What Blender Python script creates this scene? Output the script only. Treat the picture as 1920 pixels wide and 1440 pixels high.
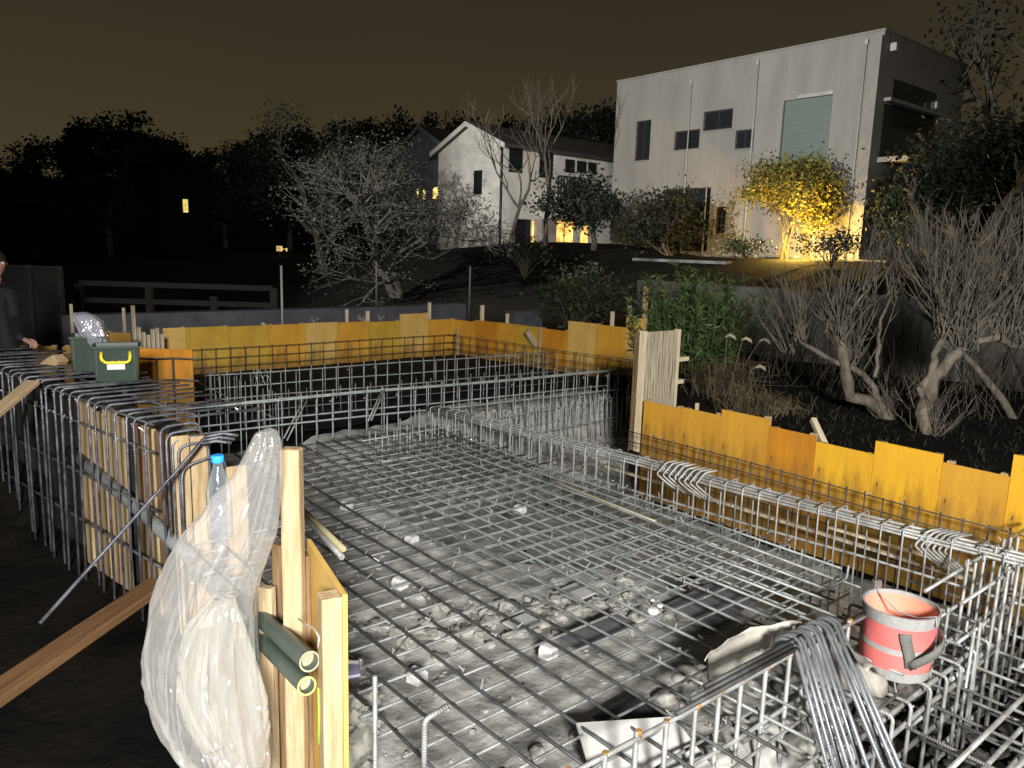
import bpy, math, random
from mathutils import Vector, Matrix, noise as mnoise
random.seed(7)
for o in list(bpy.data.objects): bpy.data.objects.remove(o)
SC = bpy.context.scene; COL = SC.collection
R = math.radians; PI = math.pi

# ------------------------------------------------------------------ camera
FPX, CX, CY, CAMH = 1443.0, 960.0, 720.0, 1.8
_d = Vector((-245., 8200., 1443.)).normalized()          # world down in camera axes (x right, y down, z ahead)
_f = (Vector((0, 0, 1)) - _d * _d.z).normalized()
_r = _d.cross(_f)
if _r.x < 0: _r = -_r
RW = Matrix((_r, _f, -_d))                                # camera axes -> world
cam = bpy.data.cameras.new('camera'); camo = bpy.data.objects.new('camera', cam); COL.objects.link(camo)
cam.sensor_width = 36; cam.lens = 36 * FPX / 1920; cam.clip_start = 0.05; cam.clip_end = 2000
cr, cu, cb = RW @ Vector((1, 0, 0)), RW @ Vector((0, -1, 0)), RW @ Vector((0, 0, -1))
camo.matrix_world = Matrix(((cr.x, cu.x, cb.x, 0), (cr.y, cu.y, cb.y, 0), (cr.z, cu.z, cb.z, CAMH), (0, 0, 0, 1)))
SC.camera = camo
YAW = R(40)
EA = Vector((math.cos(YAW), math.sin(YAW), 0)); EB = Vector((-math.sin(YAW), math.cos(YAW), 0))
def W(a, b, z=0.0): return EA * a + EB * b + Vector((0, 0, z))
# survey helpers: where a sight line of the survey photograph meets a real plane
def ray(x, y): return RW @ Vector(((x - CX) / FPX, (y - CY) / FPX, 1))
def sz(x, y, z):
    r = ray(x, y); return Vector((0, 0, CAMH)) + r * ((z - CAMH) / r.z)
def sY(x, y, Y):
    r = ray(x, y); return Vector((0, 0, CAMH)) + r * (Y / r.y)
def sA(x, y, A):
    r = ray(x, y); return Vector((0, 0, CAMH)) + r * (A / r.dot(EA))
def sB(x, y, B):
    r = ray(x, y); return Vector((0, 0, CAMH)) + r * (B / r.dot(EB))
def ab(p): return p.dot(EA), p.dot(EB), p.z

# ------------------------------------------------------------------ night sky, lamps, exposure
w = bpy.data.worlds.new('World'); SC.world = w; w.use_nodes = True
nt = w.node_tree; nt.nodes.clear()
wo = nt.nodes.new('ShaderNodeOutputWorld'); bg = nt.nodes.new('ShaderNodeBackground')
tc = nt.nodes.new('ShaderNodeTexCoord'); sp = nt.nodes.new('ShaderNodeSeparateXYZ'); rp = nt.nodes.new('ShaderNodeValToRGB')
nz = nt.nodes.new('ShaderNodeTexNoise'); nz.inputs['Scale'].default_value = 1.6; nz.inputs['Detail'].default_value = 3
ad = nt.nodes.new('ShaderNodeMath'); ad.operation = 'MULTIPLY_ADD'; ad.inputs[1].default_value = 0.16
nt.links.new(tc.outputs['Generated'], sp.inputs[0]); nt.links.new(tc.outputs['Generated'], nz.inputs[0])
nt.links.new(nz.outputs['Fac'], ad.inputs[0]); nt.links.new(sp.outputs['Z'], ad.inputs[2]); nt.links.new(ad.outputs[0], rp.inputs[0])
e = rp.color_ramp.elements
e[0].position = 0.03; e[0].color = (.070, .056, .025, 1); e[1].position = 0.55; e[1].color = (.024, .0185, .0135, 1)
k = e.new(0.18); k.color = (.052, .0415, .021, 1); k = e.new(0.34); k.color = (.036, .028, .0175, 1)
nt.links.new(rp.outputs[0], bg.inputs[0]); bg.inputs[1].default_value = 1.0; nt.links.new(bg.outputs[0], wo.inputs[0])
def lamp(kind, name, loc, tgt, power, col, **kw):
    l = bpy.data.lights.new(name, kind); o = bpy.data.objects.new(name, l); COL.objects.link(o)
    l.energy = power; l.color = col; o.location = loc
    for k_, v in kw.items(): setattr(l, k_, v)
    o.rotation_euler = (Vector(tgt) - Vector(loc)).to_track_quat('-Z', 'Y').to_euler()
    return o
# the work light beside the photographer, and the far flood that rakes the houses
lamp('SPOT', 'work_light', (1.0, -5.0, 3.7), W(5.6, 4.2, .2), 8000, (1, .97, .92), spot_size=R(74), spot_blend=.6, shadow_soft_size=.6)
lamp('SPOT', 'flood_light', (-11.0, 7.5, 6.5), (5.5, 29.5, 5.6), 25000, (1, .98, .95), spot_size=R(56), spot_blend=.5, shadow_soft_size=.12)
SC.view_settings.view_transform = 'Standard'; SC.view_settings.look = 'None'
SC.view_settings.exposure = 0; SC.view_settings.gamma = 1
SC.cycles.use_denoising = True; SC.cycles.max_bounces = 6; SC.cycles.transparent_max_bounces = 12
SC.cycles.sample_clamp_indirect = 3

# ------------------------------------------------------------------ materials
MATS = {}
def mat(name, col, rough=.7, metal=0., var=.25, scale=8., vec=(1, 1, 1), bump=0., col2=None, detail=6, spec=.4, coord='Object', lo=.35, hi=.65, bscale=None):
    if name in MATS: return MATS[name]
    m = bpy.data.materials.new(name); m.use_nodes = True; t = m.node_tree; b = t.nodes['Principled BSDF']
    b.inputs['Roughness'].default_value = rough; b.inputs['Metallic'].default_value = metal
    b.inputs['Specular IOR Level'].default_value = spec
    c = t.nodes.new('ShaderNodeTexCoord'); mp = t.nodes.new('ShaderNodeMapping'); mp.inputs['Scale'].default_value = vec
    n = t.nodes.new('ShaderNodeTexNoise'); n.inputs['Scale'].default_value = scale; n.inputs['Detail'].default_value = detail; n.inputs['Roughness'].default_value = .65
    r = t.nodes.new('ShaderNodeValToRGB')
    t.links.new(c.outputs[coord], mp.inputs[0]); t.links.new(mp.outputs[0], n.inputs[0]); t.links.new(n.outputs['Fac'], r.inputs[0])
    c2 = col2 or tuple(x * (1 - var) for x in col); c1 = col if col2 else tuple(min(1, x * (1 + var * .6)) for x in col)
    r.color_ramp.elements[0].position = lo; r.color_ramp.elements[1].position = hi
    r.color_ramp.elements[0].color = (*c2, 1); r.color_ramp.elements[1].color = (*c1, 1)
    t.links.new(r.outputs[0], b.inputs['Base Color'])
    if bump:
        bn = t.nodes.new('ShaderNodeTexNoise'); bn.inputs['Scale'].default_value = bscale or scale * 2.5; bn.inputs['Detail'].default_value = 5
        bu = t.nodes.new('ShaderNodeBump'); bu.inputs['Strength'].default_value = min(1, bump); bu.inputs['Distance'].default_value = .02
        t.links.new(mp.outputs[0], bn.inputs[0]); t.links.new(bn.outputs['Fac'], bu.inputs['Height']); t.links.new(bu.outputs[0], b.inputs['Normal'])
    MATS[name] = m; return m
def emit(name, col, s):
    m = bpy.data.materials.new(name); m.use_nodes = True; t = m.node_tree; b = t.nodes['Principled BSDF']
    b.inputs['Base Color'].default_value = (*col, 1); b.inputs['Emission Strength'].default_value = s
    n = t.nodes.new('ShaderNodeTexNoise'); n.inputs['Scale'].default_value = 2.2; r = t.nodes.new('ShaderNodeValToRGB')
    r.color_ramp.elements[0].color = (col[0] * .35, col[1] * .25, col[2] * .15, 1); r.color_ramp.elements[1].color = (*col, 1)
    r.color_ramp.elements[0].position = .35; r.color_ramp.elements[1].position = .6
    c = t.nodes.new('ShaderNodeTexCoord'); t.links.new(c.outputs['Object'], n.inputs[0]); t.links.new(n.outputs['Fac'], r.inputs[0])
    t.links.new(r.outputs[0], b.inputs['Emission Color'])
    return m
def rebar_mat(name, col, col2, metal=.45, rough=.42):
    m = mat(name, col, rough, metal, scale=9, col2=col2, lo=.42, hi=.6); t = m.node_tree; b = t.nodes['Principled BSDF']
    uv = t.nodes.new('ShaderNodeUVMap'); wv = t.nodes.new('ShaderNodeTexWave'); wv.wave_type = 'BANDS'; wv.bands_direction = 'X'
    wv.inputs['Scale'].default_value = 31; wv.inputs['Distortion'].default_value = 0
    bu = t.nodes.new('ShaderNodeBump'); bu.inputs['Strength'].default_value = .42; bu.inputs['Distance'].default_value = .003
    t.links.new(uv.outputs[0], wv.inputs[0]); t.links.new(wv.outputs['Fac'], bu.inputs['Height']); t.links.new(bu.outputs[0], b.inputs['Normal'])
    return m
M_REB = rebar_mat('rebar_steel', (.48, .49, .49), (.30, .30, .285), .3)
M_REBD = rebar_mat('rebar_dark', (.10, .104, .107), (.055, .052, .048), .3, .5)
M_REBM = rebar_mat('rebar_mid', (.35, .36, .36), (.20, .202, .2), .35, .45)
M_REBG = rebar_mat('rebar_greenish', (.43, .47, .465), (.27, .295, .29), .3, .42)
M_REBB = rebar_mat('rebar_bluish', (.24, .25, .29), (.10, .10, .12), .5, .36)
M_REBV = rebar_mat('rebar_draped', (.30, .31, .335), (.19, .20, .215), .4, .36)
[n for n in M_REBV.node_tree.nodes if n.type == 'BUMP'][0].inputs['Strength'].default_value = .14
M_WIRE = mat('tie_wire', (.75, .75, .75), .3, .5)
M_YEL = [mat('ply_yellow', (.66, .36, .045), .45, 0, col2=(.50, .24, .03), scale=3, vec=(1, 1, .35), bump=.05),
         mat('ply_orange', (.62, .27, .02), .45, 0, col2=(.42, .16, .02), scale=3, vec=(1, 1, .3), bump=.05),
         mat('ply_pale', (.66, .44, .13), .55, 0, col2=(.52, .32, .08), scale=4, vec=(1, 1, .35), bump=.08),
         mat('ply_bright', (.80, .46, .03), .38, 0, col2=(.64, .32, .03), scale=2.5, vec=(1, 1, .4), bump=.04),
         mat('ply_olive', (.56, .35, .04), .55, 0, col2=(.42, .25, .03), scale=4, vec=(1, 1, .4), bump=.06)]
def stained(src, name, z0, z1):        # splashed mud that climbs the lower half of a panel
    m = src.copy(); m.name = name; t = m.node_tree; b = t.nodes['Principled BSDF']
    old = b.inputs['Base Color'].links[0].from_socket
    c = t.nodes.new('ShaderNodeTexCoord'); mp = t.nodes.new('ShaderNodeMapping'); mp.inputs['Scale'].default_value = (9, 9, 1.3)
    n = t.nodes.new('ShaderNodeTexNoise'); n.inputs['Scale'].default_value = 1.5; n.inputs['Detail'].default_value = 7; n.inputs['Roughness'].default_value = .7
    s = t.nodes.new('ShaderNodeSeparateXYZ'); mr = t.nodes.new('ShaderNodeMapRange')
    mr.inputs[1].default_value = z0; mr.inputs[2].default_value = z1; mr.inputs[3].default_value = 0; mr.inputs[4].default_value = .44
    su = t.nodes.new('ShaderNodeMath'); su.operation = 'ADD'; r = t.nodes.new('ShaderNodeValToRGB')
    r.color_ramp.elements[0].position = .60; r.color_ramp.elements[1].position = .84
    r.color_ramp.elements[0].color = (0, 0, 0, 1); r.color_ramp.elements[1].color = (.85, .85, .85, 1)
    mx = t.nodes.new('ShaderNodeMixRGB'); mx.inputs[2].default_value = (.25, .135, .03, 1)
    L = t.links.new
    L(c.outputs['Object'], mp.inputs[0]); L(mp.outputs[0], n.inputs[0]); L(c.outputs['Object'], s.inputs[0]); L(s.outputs['Z'], mr.inputs[0])
    L(n.outputs['Fac'], su.inputs[0]); L(mr.outputs[0], su.inputs[1]); L(su.outputs[0], r.inputs[0]); L(r.outputs[0], mx.inputs[0]); L(old, mx.inputs[1])
    n2 = t.nodes.new('ShaderNodeTexNoise'); n2.inputs['Scale'].default_value = 34; n2.inputs['Detail'].default_value = 3; r2 = t.nodes.new('ShaderNodeValToRGB')
    r2.color_ramp.elements[0].position = .66; r2.color_ramp.elements[1].position = .72; r2.color_ramp.elements[0].color = (0, 0, 0, 1); r2.color_ramp.elements[1].color = (.75, .75, .75, 1)
    mp2 = t.nodes.new('ShaderNodeMapping'); mp2.inputs['Scale'].default_value = (1, 1, .55)
    m2 = t.nodes.new('ShaderNodeMixRGB'); m2.inputs[2].default_value = (.10, .055, .02, 1)
    L(c.outputs['Object'], mp2.inputs[0]); L(mp2.outputs[0], n2.inputs[0]); L(n2.outputs['Fac'], r2.inputs[0]); L(r2.outputs[0], m2.inputs[0]); L(mx.outputs[0], m2.inputs[1])
    L(m2.outputs[0], b.inputs['Base Color']); return m
M_YELS = [stained(m, m.name + '_muddy', .86, .40) for m in M_YEL]
M_YELF = [stained(m, m.name + '_splashed', .42, .02) for m in M_YEL]
M_WOOD = mat('fresh_timber', (.50, .385, .235), .65, 0, col2=(.31, .215, .115), scale=5, vec=(9, 9, .8), bump=.25)
M_WOODP = mat('pale_timber', (.56, .43, .26), .65, 0, col2=(.36, .24, .12), scale=5, vec=(8, 8, .7), bump=.25)
M_WOODG = mat('weathered_timber', (.52, .45, .33), .75, 0, col2=(.20, .16, .11), scale=4, vec=(14, 14, .55), bump=.4, lo=.4, hi=.56)
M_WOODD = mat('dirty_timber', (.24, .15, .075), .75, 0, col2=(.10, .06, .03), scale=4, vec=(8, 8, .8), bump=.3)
M_WOODB = mat('brown_brace', (.19, .10, .042), .7, 0, col2=(.10, .05, .02), scale=3, vec=(9, 9, .7), bump=.3)
M_STAKE = mat('stake_timber', (.72, .62, .44), .7, 0, col2=(.55, .45, .3), scale=6, vec=(6, 6, .8))
M_SOIL = mat('soil', (.013, .0105, .008), .95, 0, col2=(.004, .0035, .003), scale=2.2, bump=1., bscale=14, spec=.1)
M_MUD = mat('wet_pit_soil', (.022, .022, .023), .9, 0, col2=(.008, .008, .009), scale=3, bump=1., bscale=20, spec=.15)
M_GRAV = mat('crushed_stone', (.47, .465, .44), .9, 0, col2=(.26, .256, .243), scale=3.5, bump=.55, bscale=26, spec=.2)
M_STONE = mat('rubble_stone', (.46, .45, .42), .85, 0, col2=(.24, .235, .215), scale=9, bump=.6, spec=.2)
M_BLOCK = mat('spacer_concrete', (.62, .62, .61), .8, 0, var=.15, scale=12, bump=.2)
M_CONC = mat('concrete_wall', (.30, .287, .26), .85, 0, col2=(.235, .225, .205), scale=.9, vec=(1.2, 1.2, .3), bump=.15, bscale=20)
M_CONCD = mat('mossy_concrete', (.24, .235, .22), .9, 0, col2=(.05, .05, .042), scale=1.1, vec=(1.4, 1.4, .5), bump=.5, bscale=9)
M_CONCB = mat('blue_concrete', (.085, .088, .105), .85, 0, var=.25, scale=3, bump=.2)
M_STUC = mat('white_stucco', (.80, .77, .70), .9, 0, var=.2, scale=1.2, bump=.15)
M_STUCG = mat('grey_stucco', (.30, .31, .36), .9, 0, var=.2, scale=1.5)
M_STUCP = mat('pinkish_stucco', (.40, .35, .31), .9, 0, var=.2, scale=1.5)
M_ROOF = mat('roof_tile', (.075, .065, .06), .8, 0, var=.35, scale=5, vec=(1, 1, 6), bump=.5)
M_GLASSD = mat('dark_glass', (.018, .02, .024), .12, 0, var=.2, spec=.5)
M_SHUT = mat('green_grey_shutter', (.15, .19, .165), .6, 0, col2=(.13, .165, .145), scale=2, vec=(1, 1, 18))
M_FRAME = mat('dark_frame', (.035, .035, .038), .5, 0)
M_PIPEW = mat('white_downpipe', (.40, .39, .37), .5, 0, var=.15, scale=3)
M_LEAFD = mat('leaf_dark', (.013, .016, .009), .7, 0, var=.4, scale=2)
M_LEAFM = mat('leaf_mid', (.03, .042, .018), .6, 0, var=.45, scale=3)
M_LEAFP = mat('leaf_pale_grey', (.06, .057, .047), .9, 0, col2=(.014, .015, .011), spec=.1, scale=4, lo=.45, hi=.62)
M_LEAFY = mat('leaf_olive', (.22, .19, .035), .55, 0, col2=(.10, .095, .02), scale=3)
M_BAMB = mat('bamboo_leaf', (.105, .155, .045), .55, 0, col2=(.03, .06, .018), scale=5)
M_DRY = mat('dry_grass', (.22, .175, .105), .8, 0, col2=(.08, .062, .036), scale=6)
M_PLUME = mat('reed_plume', (.36, .31, .23), .9, 0, var=.2, scale=20)
M_BARK = mat('bark', (.13, .115, .09), .9, 0, col2=(.05, .043, .034), scale=9, vec=(1, 1, .4), bump=.8)
M_BARKL = mat('pale_bark', (.21, .18, .14), .9, 0, col2=(.07, .06, .045), scale=10, vec=(1, 1, .5), bump=.8)
M_BARKT = mat('grey_bark', (.055, .05, .042), .9, 0, col2=(.02, .018, .014), scale=10, bump=.6)
M_SHOOT = mat('shoot_bark', (.16, .14, .11), .75, 0, col2=(.07, .06, .048), scale=8)
M_FEN = mat('dark_hoarding', (.016, .0155, .014), .7, 0, var=.3, scale=3)
M_FENP = mat('fence_timber', (.028, .026, .023), .85, 0, var=.35, scale=6, vec=(4, 4, .7))
M_RED = mat('bucket_red', (.80, .21, .195), .55, 0, col2=(.70, .16, .15), scale=4, bump=.15, bscale=6)
M_REDI = mat('bucket_lining', (.85, .33, .22), .6, 0, var=.1, scale=4)
M_GREY = mat('grey_webbing', (.36, .36, .355), .75, 0, var=.12, scale=40, bump=.2)
M_GREYD = mat('dark_webbing', (.16, .165, .155), .8, 0, var=.15, scale=60, bump=.25)
M_TUB = mat('green_tub_plastic', (.034, .06, .043), .35, 0, col2=(.02, .038, .028), scale=6)
M_YHAND = mat('yellow_handle', (.85, .72, .03), .4, 0, var=.1)
M_LABEL = mat('white_label', (.85, .85, .84), .6, 0, var=.08, scale=20)
M_ORANGE = mat('orange_lettering', (.8, .3, .08), .6, 0, var=.2)
M_GPIPE = mat('green_tube', (.045, .075, .062), .45, 0, col2=(.10, .12, .10), scale=5, bump=.1)
M_PIPEI = mat('tube_liner', (.30, .29, .20), .7, 0, var=.2)
M_GRPIPE = mat('grey_duct', (.20, .215, .21), .6, 0, col2=(.13, .14, .135), scale=7, vec=(1, 1, 1))
M_BLUE = mat('blue_cap', (.03, .33, .80), .35, 0, var=.1)
M_BOARD = mat('grey_board', (.42, .42, .41), .75, 0, var=.12, scale=6, bump=.1)
M_BOARDD = mat('dark_board', (.11, .115, .12), .7, 0, var=.25, scale=7, bump=.2)
M_TARP = mat('dirty_sheet', (.52, .50, .45), .6, 0, col2=(.30, .28, .24), scale=5, bump=.5, bscale=10)
M_SKIN = mat('skin', (.42, .23, .17), .55, 0, var=.12, scale=20)
M_JACK = mat('dark_jacket', (.011, .011, .015), .8, 0, var=.3, scale=14)
M_HAIR = mat('black_hair', (.012, .011, .011), .6, 0, var=.3, scale=60)
M_NIGHT = mat('unlit_cladding', (.006, .006, .006), 1, 0, spec=0)
M_REFL = mat('reflective_tape', (.9, .9, .9), .2, .2, var=.05)
M_HEAD = mat('steel_fitting', (.5, .5, .5), .35, .8, var=.2)
M_GSTR = mat('green_string', (.35, .6, .08), .6, 0, var=.1)
def plastic(name, alpha, col, bs=16, strength=.9):
    m = bpy.data.materials.new(name); m.use_nodes = True; t = m.node_tree; b = t.nodes['Principled BSDF']
    b.inputs['Base Color'].default_value = (*col, 1); b.inputs['Roughness'].default_value = .14
    b.inputs['Specular IOR Level'].default_value = .8
    c = t.nodes.new('ShaderNodeTexCoord'); mp = t.nodes.new('ShaderNodeMapping'); mp.inputs['Scale'].default_value = (1, 1, .42)
    n = t.nodes.new('ShaderNodeTexNoise'); n.noise_type = 'RIDGED_MULTIFRACTAL'; n.normalize = True
    n.inputs['Scale'].default_value = bs; n.inputs['Detail'].default_value = 4; n.inputs['Distortion'].default_value = 1.2
    bu = t.nodes.new('ShaderNodeBump'); bu.inputs['Strength'].default_value = strength; bu.inputs['Distance'].default_value = .03
    lw = t.nodes.new('ShaderNodeLayerWeight'); lw.inputs['Blend'].default_value = .35
    mr = t.nodes.new('ShaderNodeMapRange'); mr.inputs[3].default_value = alpha; mr.inputs[4].default_value = min(1, alpha + .5)
    L = t.links.new
    L(c.outputs['Object'], mp.inputs[0]); L(mp.outputs[0], n.inputs[0]); L(n.outputs['Fac'], bu.inputs['Height']); L(bu.outputs[0], b.inputs['Normal'])
    L(bu.outputs[0], lw.inputs['Normal']); L(lw.outputs['Facing'], mr.inputs[0]); L(mr.outputs[0], b.inputs['Alpha'])
    gl = t.nodes.new('ShaderNodeBsdfGlossy'); gl.inputs['Roughness'].default_value = .12; gl.inputs['Color'].default_value = (.15, .15, .155, 1)
    ads = t.nodes.new('ShaderNodeAddShader'); out = t.nodes['Material Output']
    L(bu.outputs[0], gl.inputs['Normal']); L(b.outputs[0], ads.inputs[0]); L(gl.outputs[0], ads.inputs[1]); L(ads.outputs[0], out.inputs['Surface']); return m
M_BAG = plastic('clear_bag_film', .13, (.47, .47, .46), 11, .9)
M_BAG2 = plastic('frosted_film', .30, (.46, .45, .40), 16)
M_BAG3 = plastic('silvery_film', .4, (.46, .46, .56), 20)
M_FILM = plastic('ground_film', .7, (.55, .54, .48), 12)
M_LITW = emit('lit_window_warm', (1, .62, .16), 1.6)
M_LITY = emit('lit_window_yellow', (1, .83, .25), 1.1)
M_LITS = emit('small_lamp', (1, .7, .3), .9)
M_UPL = emit('uplight_lens', (1, .75, .25), 6)

# ------------------------------------------------------------------ mesh builder
class MB:
    def __init__(s): s.v = []; s.f = []; s.uv = []; s.sm = []
    def face(s, idx, uv=None, sm=False): s.f.append(idx); s.uv.append(uv or [(0, 0)] * len(idx)); s.sm.append(sm)
    def box(s, lo, hi, M=None):
        x0, y0, z0 = lo; x1, y1, z1 = hi; n = len(s.v)
        for p in ((x0, y0, z0), (x1, y0, z0), (x1, y1, z0), (x0, y1, z0), (x0, y0, z1), (x1, y0, z1), (x1, y1, z1), (x0, y1, z1)):
            s.v.append(M @ Vector(p) if M else Vector(p))
        for q in ((3, 2, 1, 0), (4, 5, 6, 7), (0, 1, 5, 4), (1, 2, 6, 5), (2, 3, 7, 6), (3, 0, 4, 7)): s.face([n + i for i in q])
        return s
    def tube(s, pts, r, n=8, cap=True, sm=True):
        pts = [Vector(p) for p in pts]; rr = r if isinstance(r, (list, tuple)) else [r] * len(pts)
        base = len(s.v); L = 0; prev = None; lens = []
        for i, p in enumerate(pts):
            t = (pts[min(i + 1, len(pts) - 1)] - pts[max(i - 1, 0)]).normalized()
            if prev is None:
                u = t.orthogonal().normalized()
            else:
                u = (prev - t * prev.dot(t)); u = u.normalized() if u.length > 1e-6 else t.orthogonal().normalized()
            prev = u; vv = t.cross(u)
            if i: L += (p - pts[i - 1]).length
            lens.append(L)
            for k in range(n):
                a = 2 * PI * k / n; s.v.append(p + (u * math.cos(a) + vv * math.sin(a)) * rr[i])
        for i in range(len(pts) - 1):
            for k in range(n):
                k2 = (k + 1) % n
                s.face([base + i * n + k, base + i * n + k2, base + (i + 1) * n + k2, base + (i + 1) * n + k],
                       [(lens[i], k / n), (lens[i], (k + 1) / n), (lens[i + 1], (k + 1) / n), (lens[i + 1], k / n)], sm)
        if cap:
            s.face([base + k for k in range(n)][::-1]); s.face([base + (len(pts) - 1) * n + k for k in range(n)])
        return s
    def quad(s, a, b, c, d):
        n = len(s.v); s.v += [Vector(a), Vector(b), Vector(c), Vector(d)]; s.face([n, n + 1, n + 2, n + 3]); return s
    def prism(s, poly, h0, h1, axis='y'):         # poly in (x, z) extruded along y
        n = len(s.v); m = len(poly)
        for h in (h0, h1):
            for (x, z) in poly: s.v.append(Vector((x, h, z)) if axis == 'y' else Vector((h, x, z)) if axis == 'x' else Vector((x, z, h)))
        s.face([n + i for i in range(m)]); s.face([n + m + i for i in range(m)][::-1])
        for i in range(m):
            j = (i + 1) % m; s.face([n + i, n + m + i, n + m + j, n + j])
        return s
    def leaf(s, c, size, up=None, asp=.55):
        d = Vector((random.gauss(0, 1), random.gauss(0, 1), random.gauss(0, .8))) if up is None else up
        d = d.normalized(); q = Vector((random.gauss(0, 1), random.gauss(0, 1), random.gauss(0, 1))).cross(d)
        if q.length < 1e-4: q = d.orthogonal()
        q = q.normalized(); a = d * size * .5; b = q * size * .5 * asp; n = len(s.v)
        s.v += [c - a, c + b, c + a, c - b]; s.face([n, n + 1, n + 2, n + 3])
    def mesh(s, name, m):
        me = bpy.data.meshes.new(name); me.from_pydata([tuple(v) for v in s.v], [], s.f)
        uvl = me.uv_layers.new(name='UVMap'); flat = [c for f in s.uv for p in f for c in p]
        uvl.data.foreach_set('uv', flat); me.polygons.foreach_set('use_smooth', s.sm)
        me.materials.append(m); me.update(); return me
def bevel(o, wdt, seg=2):
    md = o.modifiers.new('bevel', 'BEVEL'); md.width = wdt; md.segments = seg; md.limit_method = 'ANGLE'
    return o
def tagit(o, label, cat, group=None, kind=None):
    if kind: o['kind'] = kind
    if label: o['label'] = label
    if cat: o['category'] = cat
    if group: o['group'] = group
    return o
def thing(name, label, cat, P, rz=YAW, group=None):
    o = bpy.data.objects.new(name, None); COL.objects.link(o); o.empty_display_size = .1
    o.location = P; o.rotation_euler = (0, 0, rz); return tagit(o, label, cat, group)
def link(name, data, parent=None, loc=None, rot=None):
    o = bpy.data.objects.new(name, data); COL.objects.link(o)
    if parent: o.parent = parent
    if loc is not None: o.location = loc
    if rot is not None: o.rotation_euler = rot
    return o
def part(name, mb, m, parent, loc=(0, 0, 0), rot=(0, 0, 0), bv=0):
    o = link(name, mb.mesh(name, m), parent, loc, rot)
    if bv: bevel(o, bv)
    return o
def solo(name, mb, m, label, cat, P=(0, 0, 0), rz=YAW, group=None, kind=None, bv=0):
    o = link(name, mb.mesh(name, m), None, P, (0, 0, rz)); tagit(o, label, cat, group, kind)
    if bv: bevel(o, bv)
    return o
def dup(root, loc=None, rz=None, label=None, scale=None):
    c = root.copy(); COL.objects.link(c)
    if loc is not None: c.location = loc
    if rz is not None: c.rotation_euler = (0, 0, rz)
    if label: c['label'] = label
    if scale: c.scale = scale
    for ch in root.children:
        k_ = ch.copy(); COL.objects.link(k_); k_.parent = c
        for g in ch.children:
            q = g.copy(); COL.objects.link(q); q.parent = k_
    return c
ORD = ['first', 'second', 'third', 'fourth', 'fifth', 'sixth', 'seventh', 'eighth', 'ninth', 'tenth', 'eleventh', 'twelfth',
       'thirteenth', 'fourteenth', 'fifteenth', 'sixteenth', 'seventeenth', 'eighteenth', 'nineteenth', 'twentieth']
def arc(p0, p1, p2, r, n=5):                 # round the corner p0-p1-p2
    p0, p1, p2 = Vector(p0), Vector(p1), Vector(p2); a = (p0 - p1).normalized(); b = (p2 - p1).normalized()
    out = []
    for i in range(n + 1):
        t = i / n; q0 = p1 + a * r * (1 - t); q1 = p1 + b * r * t
        out.append(q0 * (1 - t) + q1 * t) if False else out.append((p1 + a * r) * (1 - t) ** 2 + p1 * 2 * t * (1 - t) + (p1 + b * r) * t * t)
    return out
def poly(pts, r=.03):
    out = [Vector(pts[0])]
    for i in range(1, len(pts) - 1): out += arc(pts[i - 1], pts[i], pts[i + 1], r)
    return out + [Vector(pts[-1])]

# ------------------------------------------------------------------ ground
def smooth(a, b, x):
    t = max(0., min(1., (x - a) / (b - a))); return t * t * (3 - 2 * t)
def ground_h(a, b):
    if b > 11.0 or (a > 5.7 and b < 4.62) or (a > 7.0 and b < 6.9) or a > 8.5 or a < -3 or b < -3:
        h = .1 + .12 * smooth(5, 6.5, a)
        if a > 8.6: h += 1.5 * smooth(11.05, 21.5, a) * smooth(30, 20, b + 0) + .0
        h += 1.1 * smooth(17, 27, b) * smooth(4, 14, a)
        dd = math.hypot(a, b)
        h += 7 * smooth(45, 110, dd)
        if a > 5.7 and b < 11: h += .06 * mnoise.noise(Vector((a * 1.2, b * 1.2, 0)))
        return h
    h = -.55
    if a < 1.0:
        h = -.55 + .5 * smooth(6.5, 8.0, b) + .05 * mnoise.noise(Vector((a * 2, b * 2, 3)))
    if b > 6.9 and a >= 1.0: h = -.12
    if a > 5.5 and b < 4.62: h = .2
    return h
def frange(a, b, s):
    out = []
    while a < b - 1e-6: out.append(a); a += s
    return out
axs = [-160, -110, -70, -45, -28, -18, -11, -7, -5] + frange(-3.05, -3.0, .04) + frange(-2.9, 8.6, .3) + [1.0, 1.001, 5.5, 5.501, 5.7, 5.701, 7.0, 7.001, 8.5, 8.501] + frange(8.6, 24, .8) + [26, 30, 36, 44, 55, 70, 95, 130, 180]
bxs = [-60, -40, -25, -15, -8, -5, -3.02, -3] + frange(-2.7, 11, .3) + [4.62, 4.621, 6.9, 6.901, 10.99, 11.01] + frange(11.5, 32, 1.0) + [34, 38, 44, 52, 62, 78, 100, 130, 180]
axs = sorted(set(round(x, 4) for x in axs)); bxs = sorted(set(round(x, 4) for x in bxs))
g = MB()
for b_ in bxs:
    for a_ in axs: g.v.append(W(a_, b_, ground_h(a_, b_)))
na = len(axs)
for j in range(len(bxs) - 1):
    for i in range(na - 1): g.face([j * na + i, j * na + i + 1, (j + 1) * na + i + 1, (j + 1) * na + i], None, False)
gr = link('ground', g.mesh('ground', M_SOIL)); gr['kind'] = 'structure'
# black bed of the far bay
bay = MB()
for j in range(13):
    for i in range(23):
        a_ = 1.3 + 7.1 * i / 22; b_ = 6.95 + 4.0 * j / 12
        bay.v.append(Vector((a_, b_, -.035 + .03 * mnoise.noise(Vector((a_ * 2, b_ * 2, 9))))))
for j in range(12):
    for i in range(22): bay.face([j * 23 + i, j * 23 + i + 1, (j + 1) * 23 + i + 1, (j + 1) * 23 + i], None, True)
o = solo('pit_floor', bay, M_MUD, None, None, (0, 0, 0)); o['kind'] = 'structure'
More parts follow.
